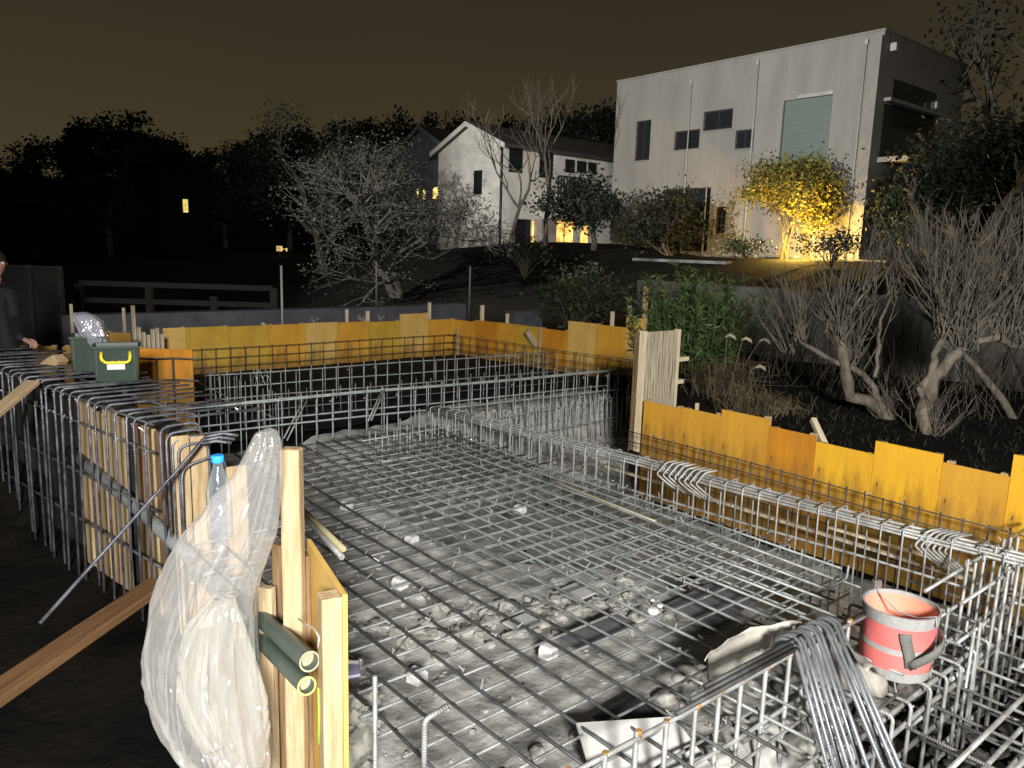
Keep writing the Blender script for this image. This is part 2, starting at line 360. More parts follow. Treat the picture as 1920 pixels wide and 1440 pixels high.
# gravel bed beneath the mat, dropping off to the right and along a cross trench
def bed_h(a, b):
    edge = 3.6 - .68 * smooth(2.9, 3.7, b) - .35 * smooth(1.9, 1.3, b) + .16 * mnoise.noise(Vector((b * 2.3, 1, 0)))
    h = -.13 - .40 * smooth(edge - .12, edge + .22, a)
    h += .03 * mnoise.noise(Vector((a * 5, b * 5, 0))) + .018 * mnoise.noise(Vector((a * 13, b * 13, 4)))
    h += (.46 * smooth(6.0, 6.45, b) + .12 * smooth(4.2, 4.6, a) * smooth(5.0, 5.8, b)) * smooth(2.7, 3.3, a)
    h -= .45 * smooth(1.52, 1.3, b) * smooth(2.2, 2.5, a)
    return h
bed = MB(); NI, NJ = 150, 150
for j in range(NJ + 1):
    for i in range(NI + 1):
        a_ = 1.3 + 5.68 * i / NI; b_ = .6 + 6.3 * j / NJ; bed.v.append(Vector((a_, b_, bed_h(a_, b_))))
for j in range(NJ):
    for i in range(NI):
        p = j * (NI + 1) + i; bed.face([p, p + 1, p + NI + 2, p + NI + 1], None, True)
o = solo('gravel_bed', bed, M_GRAV, None, None); o['kind'] = 'structure'
# loose stones on the bed: nobody could count them
ST = []; NLA, NLO = 5, 9
for q in range(8):
    pts = []; rng = random.Random(q); off = Vector((q * 3.1, q, 0)); ax = (rng.uniform(.8, 1.25), rng.uniform(.7, 1), rng.uniform(.5, .75))
    for lat in range(1, NLA + 1):
        for k in range(NLO):
            a_ = 2 * PI * k / NLO + lat * .3; t = PI * lat / (NLA + 1)
            v = Vector((math.sin(t) * math.cos(a_), math.sin(t) * math.sin(a_), math.cos(t))); f_ = 1 + .6 * mnoise.noise(v * 1.7 + off) + .25 * mnoise.noise(v * 4 + off)
            pts.append(Vector((v.x * ax[0], v.y * ax[1], v.z * ax[2])) * f_)
    ST.append(pts)
def add_stone(mb, c, s, rz):
    pts = random.choice(ST); n = len(mb.v); M = Matrix.Rotation(rz, 3, 'Z')
    mb.v.append(c + Vector((0, 0, s * .62)))
    for p in pts: mb.v.append(c + M @ p * s)
    mb.v.append(c + Vector((0, 0, -s * .6))); sm = random.random() < .3
    for k in range(NLO):
        k2 = (k + 1) % NLO; mb.face([n, n + 1 + k, n + 1 + k2], None, sm)
        for l in range(NLA - 1): mb.face([n + 1 + l * NLO + k, n + 1 + (l + 1) * NLO + k, n + 1 + (l + 1) * NLO + k2, n + 1 + l * NLO + k2], None, sm)
        mb.face([n + 1 + (NLA - 1) * NLO + k, n + 1 + NLA * NLO, n + 1 + (NLA - 1) * NLO + k2], None, sm)
rub = MB()
def scatter(n, a0, a1, b0, b1, s0, s1):
    for _ in range(n):
        a_ = random.uniform(a0, a1); b_ = random.uniform(b0, b1); s = random.uniform(s0, s1) * random.uniform(.6, 1)
        add_stone(rub, Vector((a_, b_, bed_h(a_, b_) + s * -.1)), s, random.uniform(0, 6))
scatter(520, 1.35, 3.4, 1.1, 4.7, .008, .022)
scatter(60, 1.4, 3.0, 1.25, 2.0, .02, .045)
for _ in range(190):                                   # the ridge of broken concrete across the mat
    t = random.random(); a_ = 1.75 + 1.55 * t; b_ = 3.15 - .62 * t + random.gauss(0, .16); s = random.uniform(.015, .055)
    add_stone(rub, Vector((a_, b_, bed_h(a_, b_) + random.uniform(-.02, .02))), s, random.uniform(0, 6))
for _ in range(420):                                   # light rubble along the foot of the cross beam
    t = random.random(); a_ = 3.1 + 2.4 * t; b_ = 6.22 + random.gauss(0, .1); s = random.uniform(.012, .04)
    add_stone(rub, Vector((a_, b_, bed_h(a_, b_) + random.uniform(-.02, .02))), s, random.uniform(0, 6))
for _ in range(700):
    a_ = random.uniform(3.9, 6.9); b_ = random.uniform(5.2, 6.4); s = random.uniform(.012, .045)
    add_stone(rub, Vector((a_, b_, bed_h(a_, b_) + random.uniform(-.02, .03))), s, random.uniform(0, 6))
tagit(solo('rubble', rub, M_STONE, 'broken pale stones and concrete rubble lying under the rebar mat', 'rubble'), None, None, kind='stuff')
# dirt heaped in the corner pit under the bent bars
dirt = MB()
for _ in range(900):
    a_ = random.uniform(2.2, 5.2); b_ = random.uniform(-.2, 1.75); s = random.uniform(.01, .045)
    add_stone(dirt, Vector((a_, b_, -.53 + random.uniform(-.02, .06))), s, random.uniform(0, 6))
solo('dirt_clods', dirt, mat('dark_clod', (.075, .07, .063), .95, 0, col2=(.03, .028, .025), scale=9), 'dark clods of earth in the corner pit under the cage', 'earth', kind='stuff')

# ------------------------------------------------------------------ reinforcement
REBARS = {}
def bar_mesh(key, pts, r, m, n=8):
    if key not in REBARS:
        b = MB(); b.tube(pts, r, n); REBARS[key] = b.mesh('bar', m)
    return REBARS[key]
def ties(parent, spots, r=.0028):
    t = MB()
    for p in spots:
        p = Vector(p); d = Vector((random.uniform(-1, 1), random.uniform(-1, 1), random.uniform(.4, 1.4))).normalized()
        t.tube([p, p + d * random.uniform(.012, .04)], r, 4, True, False)
        t.tube([p - Vector((.009, .006, 0)), p + Vector((.009, .006, .004))], r * 1.3, 4, True, False)
    o = part('tie_wires', t, M_WIRE, parent); o['kind'] = 'stuff'; return o
# the big floor mat
fm = thing('rebar_mat', 'wide flat mat of crossed steel bars over the gravel floor', 'rebar mat', W(0, 0, 0))
A0, A1, B0, B1 = 1.33, 4.30, 1.2, 6.3; SP = .15
spots = []
for i in range(int((A1 - A0) / SP) + 1):
    a_ = A0 + .005 + i * SP
    b0 = 1.25 + random.uniform(-.05, .03)
    if a_ > 3.35: b0 = max(b0, 1.62 + (a_ - 3.35) * .42 + random.uniform(-.03, .04))
    dz = .032 + random.uniform(-.003, .003)
    pts = [(a_ + .02 * math.sin(k_ * 1.7 + i), b0 + (B1 - b0) * k_ / 5, dz + .004 * math.sin(i * 2.1 + k_)) for k_ in range(6)]
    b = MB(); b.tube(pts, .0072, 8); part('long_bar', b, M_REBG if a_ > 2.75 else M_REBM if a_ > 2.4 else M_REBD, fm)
j = 0; bb = B0
while bb < B1:
    a1 = A1 + random.uniform(0, .1)
    if bb < 2.05: a1 = min(a1, 3.3 + (bb - 1.25) * 1.15)
    a0 = A0 - random.uniform(.02, .08); hook = bb > 2.1 and j % 2 == 0
    pts = [(a0, bb, .0155), (a0 + (a1 - a0) * .33, bb + random.uniform(-.012, .012), .0155), (a0 + (a1 - a0) * .66, bb + random.uniform(-.012, .012), .0155), (a1, bb, .0155)]
    if hook: pts = pts[:3] + poly([(a1 - .08, bb, .0155), (a1, bb, .0155), (a1 + .005, bb, -.10)], .03)
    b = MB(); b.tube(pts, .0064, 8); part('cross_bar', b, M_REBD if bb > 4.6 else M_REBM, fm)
    for i in range(int((a1 - A0) / SP) + 1):
        if random.random() < (.16 if bb < 3.4 else .3): spots.append((A0 + .005 + i * SP + random.uniform(-.01, .01), bb, .040))
    bb += SP * random.uniform(.96, 1.04); j += 1
ties(fm, spots)
# second layer lower down over the trench
lm = thing('rebar_mat', 'lower layer of crossed bars hanging in the dark trench beneath the main mat', 'rebar mat', W(0, 0, -.13))
for i in range(12):
    a_ = 2.75 + i * .15; b0 = 1.95 + max(0, 3.3 - a_) * 1.6; b = MB(); b.tube([(a_, b0, 0), (a_ + .02, 6.2, 0)], .0072, 6); part('long_bar', b, M_REBG, lm)
bb = 2.05; spots = []
while bb < 6.2:
    a0 = max(2.3, 3.55 - 1.0 * smooth(2.9, 4.2, bb)); b = MB(); b.tube(poly([(a0, bb, .015), (4.42, bb, .015), (4.425, bb, .10)], .03), .0072, 6); part('cross_bar', b, M_REBG, lm)
    for i in range(8):
        if random.random() < .4: spots.append((2.75 + .15 * random.randint(4, 11), bb, .02))
    bb += .152
ties(lm, spots)

def cage(name, label, P, rz, length, width, ztop, zbot, step, r=.0058, rm=.0085, m=M_REB, rails=None, closed=True, jitter=.012, tall=0, single=False, low=None, tip=.03):
    """beam cage running along local y; stirrups in the x-z plane"""
    t = thing(name, label, 'rebar cage', P, rz)
    n = int(length / step); spots = []
    for i in range(n + 1):
        y = i * step + random.uniform(-jitter, jitter); up = random.uniform(0, .02) + (tall if i % 5 == 2 else 0)
        zt = ztop + up; xo = random.uniform(-.006, .006)
        if closed: pts = poly([(xo, y, zbot), (xo, y, zt), (xo + width, y, zt), (xo + width, y, zbot)], .028)
        else: pts = [(xo, y, zbot), (xo, y, zt + tip)]
        b = MB(); b.tube(pts, r, 6); part('stirrup', b, m, t)
        if not closed and not single:
            b = MB(); b.tube([(xo + width, y + .02, zbot), (xo + width, y + .02, zt + .02)], r, 6); part('stirrup', b, m, t)
        spots += [(xo, y, ztop - .01), (xo + width, y, ztop - .01)]
        if low: spots.append((xo, y, low))
    for (x, z) in (rails or [(.012, ztop - .012), (width - .012, ztop - .012), (.012, (ztop + zbot) / 2)]):
        b = MB(); b.tube([(x + .004 * math.sin(k_ * 2.3 + x * 40), -.08 + (length + .16) * k_ / 6, z + .006 * math.sin(k_ * 1.9 + z * 30)) for k_ in range(7)], rm, 8); part('main_bar', b, m, t)
    if not single: ties(t, [s for s in spots if random.random() < .3], .0026)
    return t
# right-hand beam
cage('rebar_cage', 'long pale beam cage standing along the right edge of the mat', W(4.47, 1.25, 0), YAW + R(3.2), 5.0, .15, .285, -.42, .128, .0055, .009, M_REB,
     [(.012, .272), (.012, .25), (.138, .272), (.075, .27), (.138, .0)], low=0).rotation_euler.x = -R(.7)
# cross beam between the two bays, and one behind
cage('rebar_cage', 'thin-barred beam cage across the middle behind the floor mat', W(1.9, 6.92, 0), YAW - R(90) - R(5.2) + R(0), 5.6, .34, .36, -.22, .17, .0056, .009, M_REBG,
     [(.012, .348), (.012, .335), (.012, .16), (.328, .17)], closed=False)
cage('rebar_cage', 'farther thin beam cage crossing the dark far bay', W(2.9, 8.75, 0), YAW - R(90) - R(4), 4.9, .3, .30, -.08, .17, .0055, .008, M_REBG,
     [(.012, .288), (.012, .14)], closed=False)
cage('rebar_cage', 'thin beam cage in the far bay between the two longer cross cages', W(2.6, 7.75, 0), YAW - R(90) - R(4.6), 4.6, .26, .22, -.1, .19, .0052, .007, M_REBM,
     [(.012, .21), (.012, .06)], closed=False)
# tall bars left of the far bay
cage('rebar_cage', 'row of tall thin upright bars beside the small orange panel', W(2.92, 7.0, 0), YAW, 2.2, .16, .33, -.32, .155, .005, .006, M_REBM, [(.0, .12), (.0, -.05)], closed=False, single=True)
# dense uprights where the beams meet
cage('rebar_cage', 'dense curtain of upright bars in the deep corner left of the pale column', W(3.4, 6.05, 0), YAW - R(90) + R(3), 3.6, .18, .08, -.5, .082, .006, .008, M_REB,
     [(.0, -.1), (.22, -.12), (0, .04)], closed=False, tall=.14, jitter=.03)
# wall mesh before the right-hand panels
def wall_mesh(label, P, rz, length, z0, zrows, step, r, m, lift=.03):
    t = thing('rebar_grid', label, 'rebar grid', P, rz); spots = []
    n = int(length / step)
    for i in range(n + 1):
        y = i * step + random.uniform(-.012, .012); b = MB(); b.tube([(0, y, z0), (random.uniform(-.01, .01), y + random.uniform(-.012, .012), zrows[0] + random.uniform(0, lift))], r, 6); part('upright_bar', b, m, t)
        spots.append((-.01, y, zrows[0]))
    for z in zrows:
        b = MB(); b.tube([(-.012, -.05, z), (-.016, length * .35, z - .008), (-.01, length * .7, z + .006), (-.012, length + .05, z)], r * .95, 6); part('level_bar', b, m, t)
    ties(t, [s for s in spots if random.random() < .4]); return t
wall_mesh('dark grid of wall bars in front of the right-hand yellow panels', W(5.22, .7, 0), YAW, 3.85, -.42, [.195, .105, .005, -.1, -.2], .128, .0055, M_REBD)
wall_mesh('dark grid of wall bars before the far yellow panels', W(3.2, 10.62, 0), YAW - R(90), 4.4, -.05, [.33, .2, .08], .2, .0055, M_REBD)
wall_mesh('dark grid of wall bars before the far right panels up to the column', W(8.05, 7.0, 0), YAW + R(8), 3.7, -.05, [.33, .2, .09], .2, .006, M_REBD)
# front beam beside the photographer
fr = cage('rebar_cage', 'rusty-tipped beam cage in the foreground with bent bars draped over it', W(1.5, 1.47, 0), YAW - R(90) - R(1.2), 1.75, -.14, .245, -.6, .15, .0095, .009, M_REB,
     [(.0, .232), (.0, .0), (.0, -.3)], closed=False, single=True, jitter=.03, tip=-.005)
M_RUST = mat('rust', (.42, .22, .06), .85, 0, col2=(.25, .12, .04), scale=30)
for ch in [c for c in fr.children if c.name.startswith('stirrup')]:
    v = max((p.co for p in ch.data.vertices), key=lambda c_: c_.z); b = MB(); b.tube([(0, v.y if abs(v.y) > .02 else 0, v.z - .022), (0, v.y if abs(v.y) > .02 else 0, v.z + .003)], .0104, 8); part('rusty_tip', b, M_RUST, ch)
# hoop beam under the bucket
cage('rebar_cage', 'cage of rounded hoops under the red bucket', W(2.55, 1.78, 0), YAW - R(90), 1.75, .62, -.04, -.62, .17, .0085, .011, M_REB,
     [(.57, -.075), (.6, -.14), (.3, -.065), (.59, -.3), (.02, -.3), (.59, -.5)], jitter=.02)
# corner cage far right
ck = thing('rebar_cage', 'tall bright corner cage at the right edge beside the red bucket', 'rebar cage', W(3.85, .75, 0)); spots = []
for i in range(9):
    for j_, y in enumerate((.0, .16, .42, .58)):
        x = i * .13 + (.03 if j_ % 2 else 0); zt = .30 + random.uniform(-.03, .03) if i > 1 else .1
        if j_ == 0: zt -= .02
        b = MB(); b.tube([(x, y, -.62), (x + random.uniform(-.015, .015), y + random.uniform(-.01, .01), zt)], .0085, 6); part('upright_bar', b, M_REB, ck); spots += [(x, y, zt - .03), (x, y, -.1)]
for z in (.26, .06, -.12, -.3, -.46):
    for y in (.01, .17, .43, .59):
        b = MB(); b.tube([(-.12 if z > .0 or y > .3 else -1.2, y + .012, z), (1.4, y + .012, z + random.uniform(-.02, .02))], .0085 if z > 0 else .011, 8)
        if z < .1 or y > .1: part('level_bar', b, M_REB, ck)
for z in (-.14, -.32, -.48):
    for i in range(8):
        b = MB(); b.tube([(-.9 + i * .26, -.5, z), (-.9 + i * .26, .45 if i < 4 else 1.1, z)], .008, 6); part('level_bar', b, M_REB, ck)
ties(ck, spots)

# ------------------------------------------------------------------ the parapet cage on the left
LW0 = Vector((1.20, 4.62)); LWD = Vector((-.168, 1)).normalized(); LWN = Vector((LWD.y, -LWD.x))
def LW(s, n=0., z=0.):
    p = LW0 + LWD * s + LWN * n; return W(p.x, p.y, z)
LWR = YAW + math.atan2(-LWD.x, LWD.y)
lc = thing('rebar_cage', 'tall wall cage of bent-over bars on the left with timber boards inside', 'rebar cage', LW(0), LWR); spots = []
for i in range(44):
    y = .1 + i * .143 + random.uniform(-.012, .012); L = .70 + random.uniform(-.03, .07); zt = .745 + random.uniform(-.012, .012)
    x0 = random.uniform(-.012, .012)
    b = MB(); b.tube(poly([(x0 - random.uniform(0, .03), y, -.6), (x0, y, zt), (x0 + L, y - .05 * L, zt - .012)], .045), .0085, 8); part('upright_bar', b, M_REBB, lc)
    spots += [(x0, y, zt - .05), (x0, y, .55)]
for (x, z) in ((.014, .73), (.016, .56), (.016, .2), (.3, .735), (.016, -.15)):
    b = MB(); b.tube([(x, .05, z), (x, 2.2, z - .012), (x, 6.4, z)], .0085, 8); part('level_bar', b, M_REBD, lc)
for i in range(4):
    y = -.02 - i * .03; zt = .725 - .035 * i
    b = MB(); b.tube(poly([(.03 + .02 * i, y, -.55), (.02 + .02 * i, y, zt), (.25 - .0 * i, y - .02, zt + .005), (.27, y - .02, .45 - .1 * i)], .06), .0085, 8); part('hoop', b, M_REBB, lc)
b = MB(); b.tube(poly([(.07, -.14, -.5), (.08, -.14, .50), (.30, -.2, .56), (.33, -.2, .42)], .07), .0085, 8); part('hoop', b, M_REBB, lc)
ties(lc, spots, .004)
# upright boards inside it
k = 0
for i in range(10):
    s = .02 + i * .15; wdt = random.uniform(.10, .135); zt = .675 + random.uniform(-.05, .03)
    if i % 7 == 4: continue
    b = MB(); b.box((.10, -wdt / 2, -.6), (.13, wdt / 2, zt))
    solo('upright_board', b, random.choice([M_WOODP, M_WOOD, M_WOODP, M_WOODD, M_WOOD]), f'upright timber board inside the left cage, {ORD[k]} from its near end', 'board', LW(s), LWR + random.uniform(-.05, .05), 'upright boards inside the left cage', bv=.006)
    k += 1
for n_, x0, zt, lab in ((0, .07, .675, 'wide pale end board under the closed hoops of the left cage'), (1, .175, .66, 'second pale end board, right of the wide one in the left cage')):
    b = MB(); b.box((x0, -.07, -.6), (x0 + .1, -.045, zt)); solo('end_board', b, M_WOODP, lab, 'board', LW(0), LWR - R(12), bv=.01)
b = MB(); b.box((.30, -.32, -.6), (.42, -.295, .52)); solo('end_board', b, M_WOODP, 'short pale board behind the blue bottle cap', 'board', LW(0), LWR - R(12), bv=.01)
b = MB(); b.box((.20, .1, -.6), (.215, 6.2, .70)); solo('backing_sheet', b, mat('blackened_ply', (.03, .025, .02), .85, 0, var=.4), 'dark dirty plywood sheet behind the boards of the left cage', 'plywood sheet', LW(0), LWR)
# grey duct along the inside, a cap on it
pd = MB(); pd.tube([(.055, 1.5, .28), (.055, .9, .2), (.055, .3, .1), (.06, -.25, -.02)], .04, 14); solo('grey_pipe', pd, M_GRPIPE, 'grey corrugated pipe running down behind the left cage bars', 'pipe', LW(0), LWR)
# three loose bars leaning on the end
p1 = sY(362, 848, 4.25); p0 = sY(104, 1136, 3.55)
for i in range(3):
    off = Vector((.016 * i, .012 * i, .020 * i)); b = MB(); d_ = (p1 - p0).normalized()
    q = p1 + d_ * .02
    b.tube([p0 - d_ * .1 + off * 1.2, p1 - d_ * .06 + off, p1 + d_ * .05 + off + Vector((0, 0, .01)), p1 + Vector((.12, .04, .06)) + off, p1 + Vector((.2, .06, .045)) + off], .0095, 8)
    solo('leaning_rebar', b, M_REBB, f'bluish bent bar leaning on the left cage end, {["lowest", "middle", "topmost"][i]} of three', 'steel bar', (0, 0, 0), 0, 'leaning bars at the left cage')
# brown braces
def beam_between(name, P, Q, w_, h_, m, label, cat, bv=.004, ext=0):
    d_ = Q - P; L = d_.length + ext; b = MB(); b.box((-w_ / 2, -h_ / 2, 0), (w_ / 2, h_ / 2, L))
    o = link(name, b.mesh(name, m), None, P, d_.to_track_quat('Z', 'X').to_euler()); tagit(o, label, cat); bevel(o, bv); return o
beam_between('timber_brace', sY(-60, 1338, 2.1), sY(300, 1092, 3.05), .035, .1, M_WOODB, 'brown raking timber brace at the lower left below the leaning bars', 'timber brace')
beam_between('timber_brace', sY(-40, 800, 4.8), sY(62, 716, 5.35), .03, .1, M_WOODP, 'pale raking timber brace against the left cage at the photo edge', 'timber brace')
# offcut, tubs, bag on the parapet
b = MB(); b.prism([(-.1, 0), (.09, 0), (.12, .035), (.05, .085), (-.02, .05)], -.05, .05); pb = sz(100, 683, .755)
solo('timber_offcut', b, M_WOODP, 'small pale wedge offcut lying on the left cage top', 'offcut', pb, YAW - R(60), bv=.004)
def tub(P, rz, w_, d2, h, label, full):
    t = thing('tub', label, 'tub', P, rz); b = MB()
    def ring(z, k_, q):
        return [(sx * (w_ / 2 * k_ - q), sy * (d2 / 2 * k_ - q), z) for sx, sy in ((-1, -1), (1, -1), (1, 1), (-1, 1))]
    rings = [ring(0, .9, 0), ring(h * .93, 1, 0), ring(h * .93, 1.05, 0), ring(h, 1.05, 0), ring(h, 1, .008), ring(.02, .9, .008)]
    for rg in rings: b.v += [Vector(p) for p in rg]
    for i in range(5):
        for k_ in range(4): b.face([i * 4 + k_, i * 4 + (k_ + 1) % 4, (i + 1) * 4 + (k_ + 1) % 4, (i + 1) * 4 + k_])
    b.face([3, 2, 1, 0]); b.face([20, 21, 22, 23])
    o = part('shell', b, M_TUB, t, bv=.012)
    for sx in (-.40, .40):
        rb = MB(); rb.box((sx * w_ - .006, -d2 / 2 * .975 - .012, h * .08), (sx * w_ + .006, -d2 / 2 * .9, h * .92)); part('rib', rb, M_TUB, t)
    if full:
        y = -d2 / 2 - .03
        hd = MB(); hd.tube(poly([(-.3 * w_, y + .03, h * .84), (-.3 * w_, y, h * .66), (-.22 * w_, y, h * .56), (.27 * w_, y, h * .56), (.31 * w_, y, h * .66), (.31 * w_, y + .03, h * .84)], .02), .011, 8); part('handle', hd, M_YHAND, t)
        lb = MB(); lb.box((-.19 * w_, y + .012, h * .36), (.19 * w_, y + .016, h * .51)); part('label', lb, M_LABEL, t)
        lt = MB()
        for i in range(5):
            x = -.17 * w_ + i * .075 * w_; lt.box((x, y - .0, h * .52), (x + .04 * w_, y + .004, h * (.58 + .03 * (i % 2))))
        part('lettering', lt, M_ORANGE, t)
    return t
tp = sz(206, 716, .745); tub(tp + Vector((0, .12, 0)), R(24), .31, .25, .265, 'green plastic tub with yellow handle and white label on the left cage', True)
tp2 = sz(150, 700, .745); tub(tp2 + Vector((-.02, .2, 0)), R(24), .25, .28, .28, 'plain dark green tub just left of the yellow-handled one', False)
# crumpled film bag sticking out of the tub
def crumple(mb, levels, n, fold, seed):
    """levels: (centre, ux, rx, uy, ry) rings -> lofted creased skin"""
    base = len(mb.v)
    for i, (c, ux, rx, uy, ry) in enumerate(levels):
        for k_ in range(n):
            a = 2 * PI * k_ / n
            q = 1 + fold * (math.sin(a * 5 + seed + i * .12) * .5 + math.sin(a * 9 + seed * 2 - i * .2) * .35 + mnoise.noise(Vector((math.cos(a) * 2, math.sin(a) * 2, i * .35 + seed))) * .9)
            mb.v.append(Vector(c) + Vector(ux) * (rx * math.cos(a) * q) + Vector(uy) * (ry * math.sin(a) * q))
    for i in range(len(levels) - 1):
        for k_ in range(n):
            k2 = (k_ + 1) % n; mb.face([base + i * n + k_, base + i * n + k2, base + (i + 1) * n + k2, base + (i + 1) * n + k_], None, True)
    mb.face([base + k_ for k_ in range(n)][::-1]); mb.face([base + (len(levels) - 1) * n + k_ for k_ in range(n)])
bgm = MB(); lv = []
for (x, y, hw) in ((190, 662, 14), (186, 650, 17), (180, 635, 22), (172, 618, 24), (165, 602, 24), (158, 592, 18), (150, 586, 8)):
    lv.append((sY(x, y, 6.05), (1, .1, 0), hw * 6 / FPX, (0, 1, 0), .05 + hw * .0015))
crumple(bgm, lv, 26, .22, 3.1); solo('plastic_bag', bgm, M_BAG3, 'crumpled silvery plastic bag sticking up out of the green tub', 'plastic bag', (0, 0, 0), 0)

# ------------------------------------------------------------------ formwork panels
def panel(p, q, z0, z1, m, label, cat='formwork panel', back=1, group=None, thick=.014, batten=True):
    """panel standing on the ground line p-q (A,B); its back is on the 'back' side"""
    P = W(p[0], p[1], 0); Q = W(q[0], q[1], 0); d_ = Q - P; L = d_.length; rz = math.atan2(d_.y, d_.x)
    t = thing('formwork_panel', label, cat, P + Vector((0, 0, z0)), rz, group)
    gap = .0015; b = MB(); b.box((gap, 0, 0), (L - gap, back * thick, z1 - z0)) if back > 0 else b.box((gap, -thick, 0), (L - gap, 0, z1 - z0))
    part('plywood_sheet', b, m, t)
    if batten:
        for x in (.02, L - .06):
            y0, y1 = (thick + .001, thick + .045) if back > 0 else (-thick - .045, -thick - .001)
            b = MB(); b.box((x, y0, .02), (x + .04, y1, z1 - z0 + random.choice((-.004, -.004, .008, .012)))); part('batten', b, M_WOODP, t)
    return t
random.seed(11)
RB = [4.54, 4.11, 3.70, 3.25, 2.85, 2.41, 1.955, 1.555, 1.10, .65]; RZ = [.46, .475, .53, .475, .435, .535, .485, .63, .55]; RM = [0, 0, 0, 1, 3, 3, 0, 3, 0]
for i in range(9):
    panel((5.4 + random.uniform(-.004, .004), RB[i]), (5.4 + random.uniform(-.004, .004), RB[i + 1]), -.45, RZ[i], M_YELS[RM[i]],
          f'yellow panel in the right-hand formwork wall, {ORD[i]} from the pale column', back=1, group='panels of the right-hand formwork wall')
FL = [2.97, 3.27, 3.84, 4.42, 4.98, 5.51, 6.05, 6.64, 7.19, 7.74]; FZ = [.62, .615, .605, .605, .61, .6, .585, .695, .58]; FM = [2, 4, 4, 0, 2, 0, 4, 2, 0]
for i in range(9):
    panel((FL[i], 10.8 + random.uniform(-.005, .005)), (FL[i + 1], 10.8), -.1, FZ[i], M_YELF[FM[i]], f'yellow panel of the far left formwork wall, {ORD[i]} from its left end', back=1, group='panels of the far left formwork wall')
# far right wall, corner (7.75, 10.8) to (8.3, 7.1)
fa, fb = Vector((7.75, 10.8)), Vector((8.3, 7.1))
def on_far(x, y):
    r = ray(x, y); rx, ry = r.dot(EA), r.dot(EB); dx, dy = fb - fa
    t = (fa.x * dy - fa.y * dx) / (rx * dy - ry * dx); return Vector((rx * t, ry * t)), CAMH + r.z * t
xs = [850, 890, 932, 966, 1012, 1064, 1116, 1172, 1210]; ys = [601, 602, 606, 611, 618, 604, 611, 596]; fm_ = [0, 1, 0, 4, 1, 2, 0, 2]
for i in range(8):
    P_, z1 = on_far((xs[i] + xs[i + 1]) / 2, ys[i]); pa, _ = on_far(xs[i], 640); pb_, _ = on_far(xs[i + 1], 640)
    panel(tuple(pa), tuple(pb_), -.1, z1, M_YELF[fm_[i]], f'yellow panel of the far right formwork wall, {ORD[i]} from the far corner', back=1, group='panels of the far right formwork wall')
# pale column box
cbx = thing('column_form', 'tall pale weathered plywood column box beside the yellow panels', 'column form', W(5.44, 4.62, -.05))
b = MB(); b.box((.03, 0, 0), (.50, .014, 1.13)); part('plywood_sheet', b, M_WOODG, cbx)
b = MB(); b.box((-.002, -.012, 0), (.028, .05, 1.14)); part('edge_batten', b, M_STAKE, cbx)
b = MB(); b.box((.502, -.006, .0), (.532, .05, 1.135)); part('edge_batten', b, M_STAKE, cbx)
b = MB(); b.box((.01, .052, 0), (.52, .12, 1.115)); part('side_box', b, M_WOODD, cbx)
for z in (.60, .82):
    b = MB(); b.tube([(.40, .02, z), (.40, .021, z)], .001, 4)
    b = MB(); b.box((.533, .0, z), (.533 + (.16 if z > .7 else .1), .045, z + .04)); part('tie_batten', b, M_STAKE, cbx)
# small orange panel left
panel(ab(sY(255, 745, 7.0))[:2], ab(sY(364, 745, 7.0))[:2], -.1, .80, M_YELS[1], 'small orange panel standing right of the green tub', back=1)
sm = ab(sY(255, 745, 6.93)); se = ab(sY(364, 745, 6.93))
wall_mesh('dark bars tied in front of the small orange panel', W(sm[0], sm[1], 0), math.atan2((W(*se) - W(*sm)).y, (W(*se) - W(*sm)).x) - R(90), .53, .1, [.72, .52, .3], .18, .008, M_REBD)
# low boards at the far left behind the tubs
panel(ab(sY(-40, 670, 8.2))[:2], ab(sY(106, 665, 8.2))[:2], .2, .62, M_YELS[2], 'low yellow board at the far left edge behind the person', back=1)
panel(ab(sY(118, 668, 8.2))[:2], ab(sY(134, 668, 8.2))[:2], .2, .62, M_YELS[4], 'narrow yellow board just left of the dark green tub', back=1)
panel(ab(sY(195, 650, 8.6))[:2], ab(sY(246, 645, 8.6))[:2], .3, .74, M_YELS[4], 'olive board behind the green tubs', back=1)
b = MB(); b.box((-.04, -.04, 0), (.04, .04, .24)); pq = sz(36, 662, .62); solo('timber_block', b, M_STAKE, 'short pale timber block under the hand at the left edge', 'timber block', pq, YAW)
# grey pickets
for i in range(7):
    x = 254 + i * 8.5; P = sY(x, 668, 9.6); h = .32 + .05 * math.sin(i * 1.7) + (.32 if i == 0 else 0); b = MB(); b.box((-.022, -.012, -.25), (.022, .012, h))
    solo('grey_picket', b, M_WOODG, f'grey upright picket left of the far panels, {ORD[i]} from the left', 'picket', P, YAW, 'grey pickets left of the far panels')
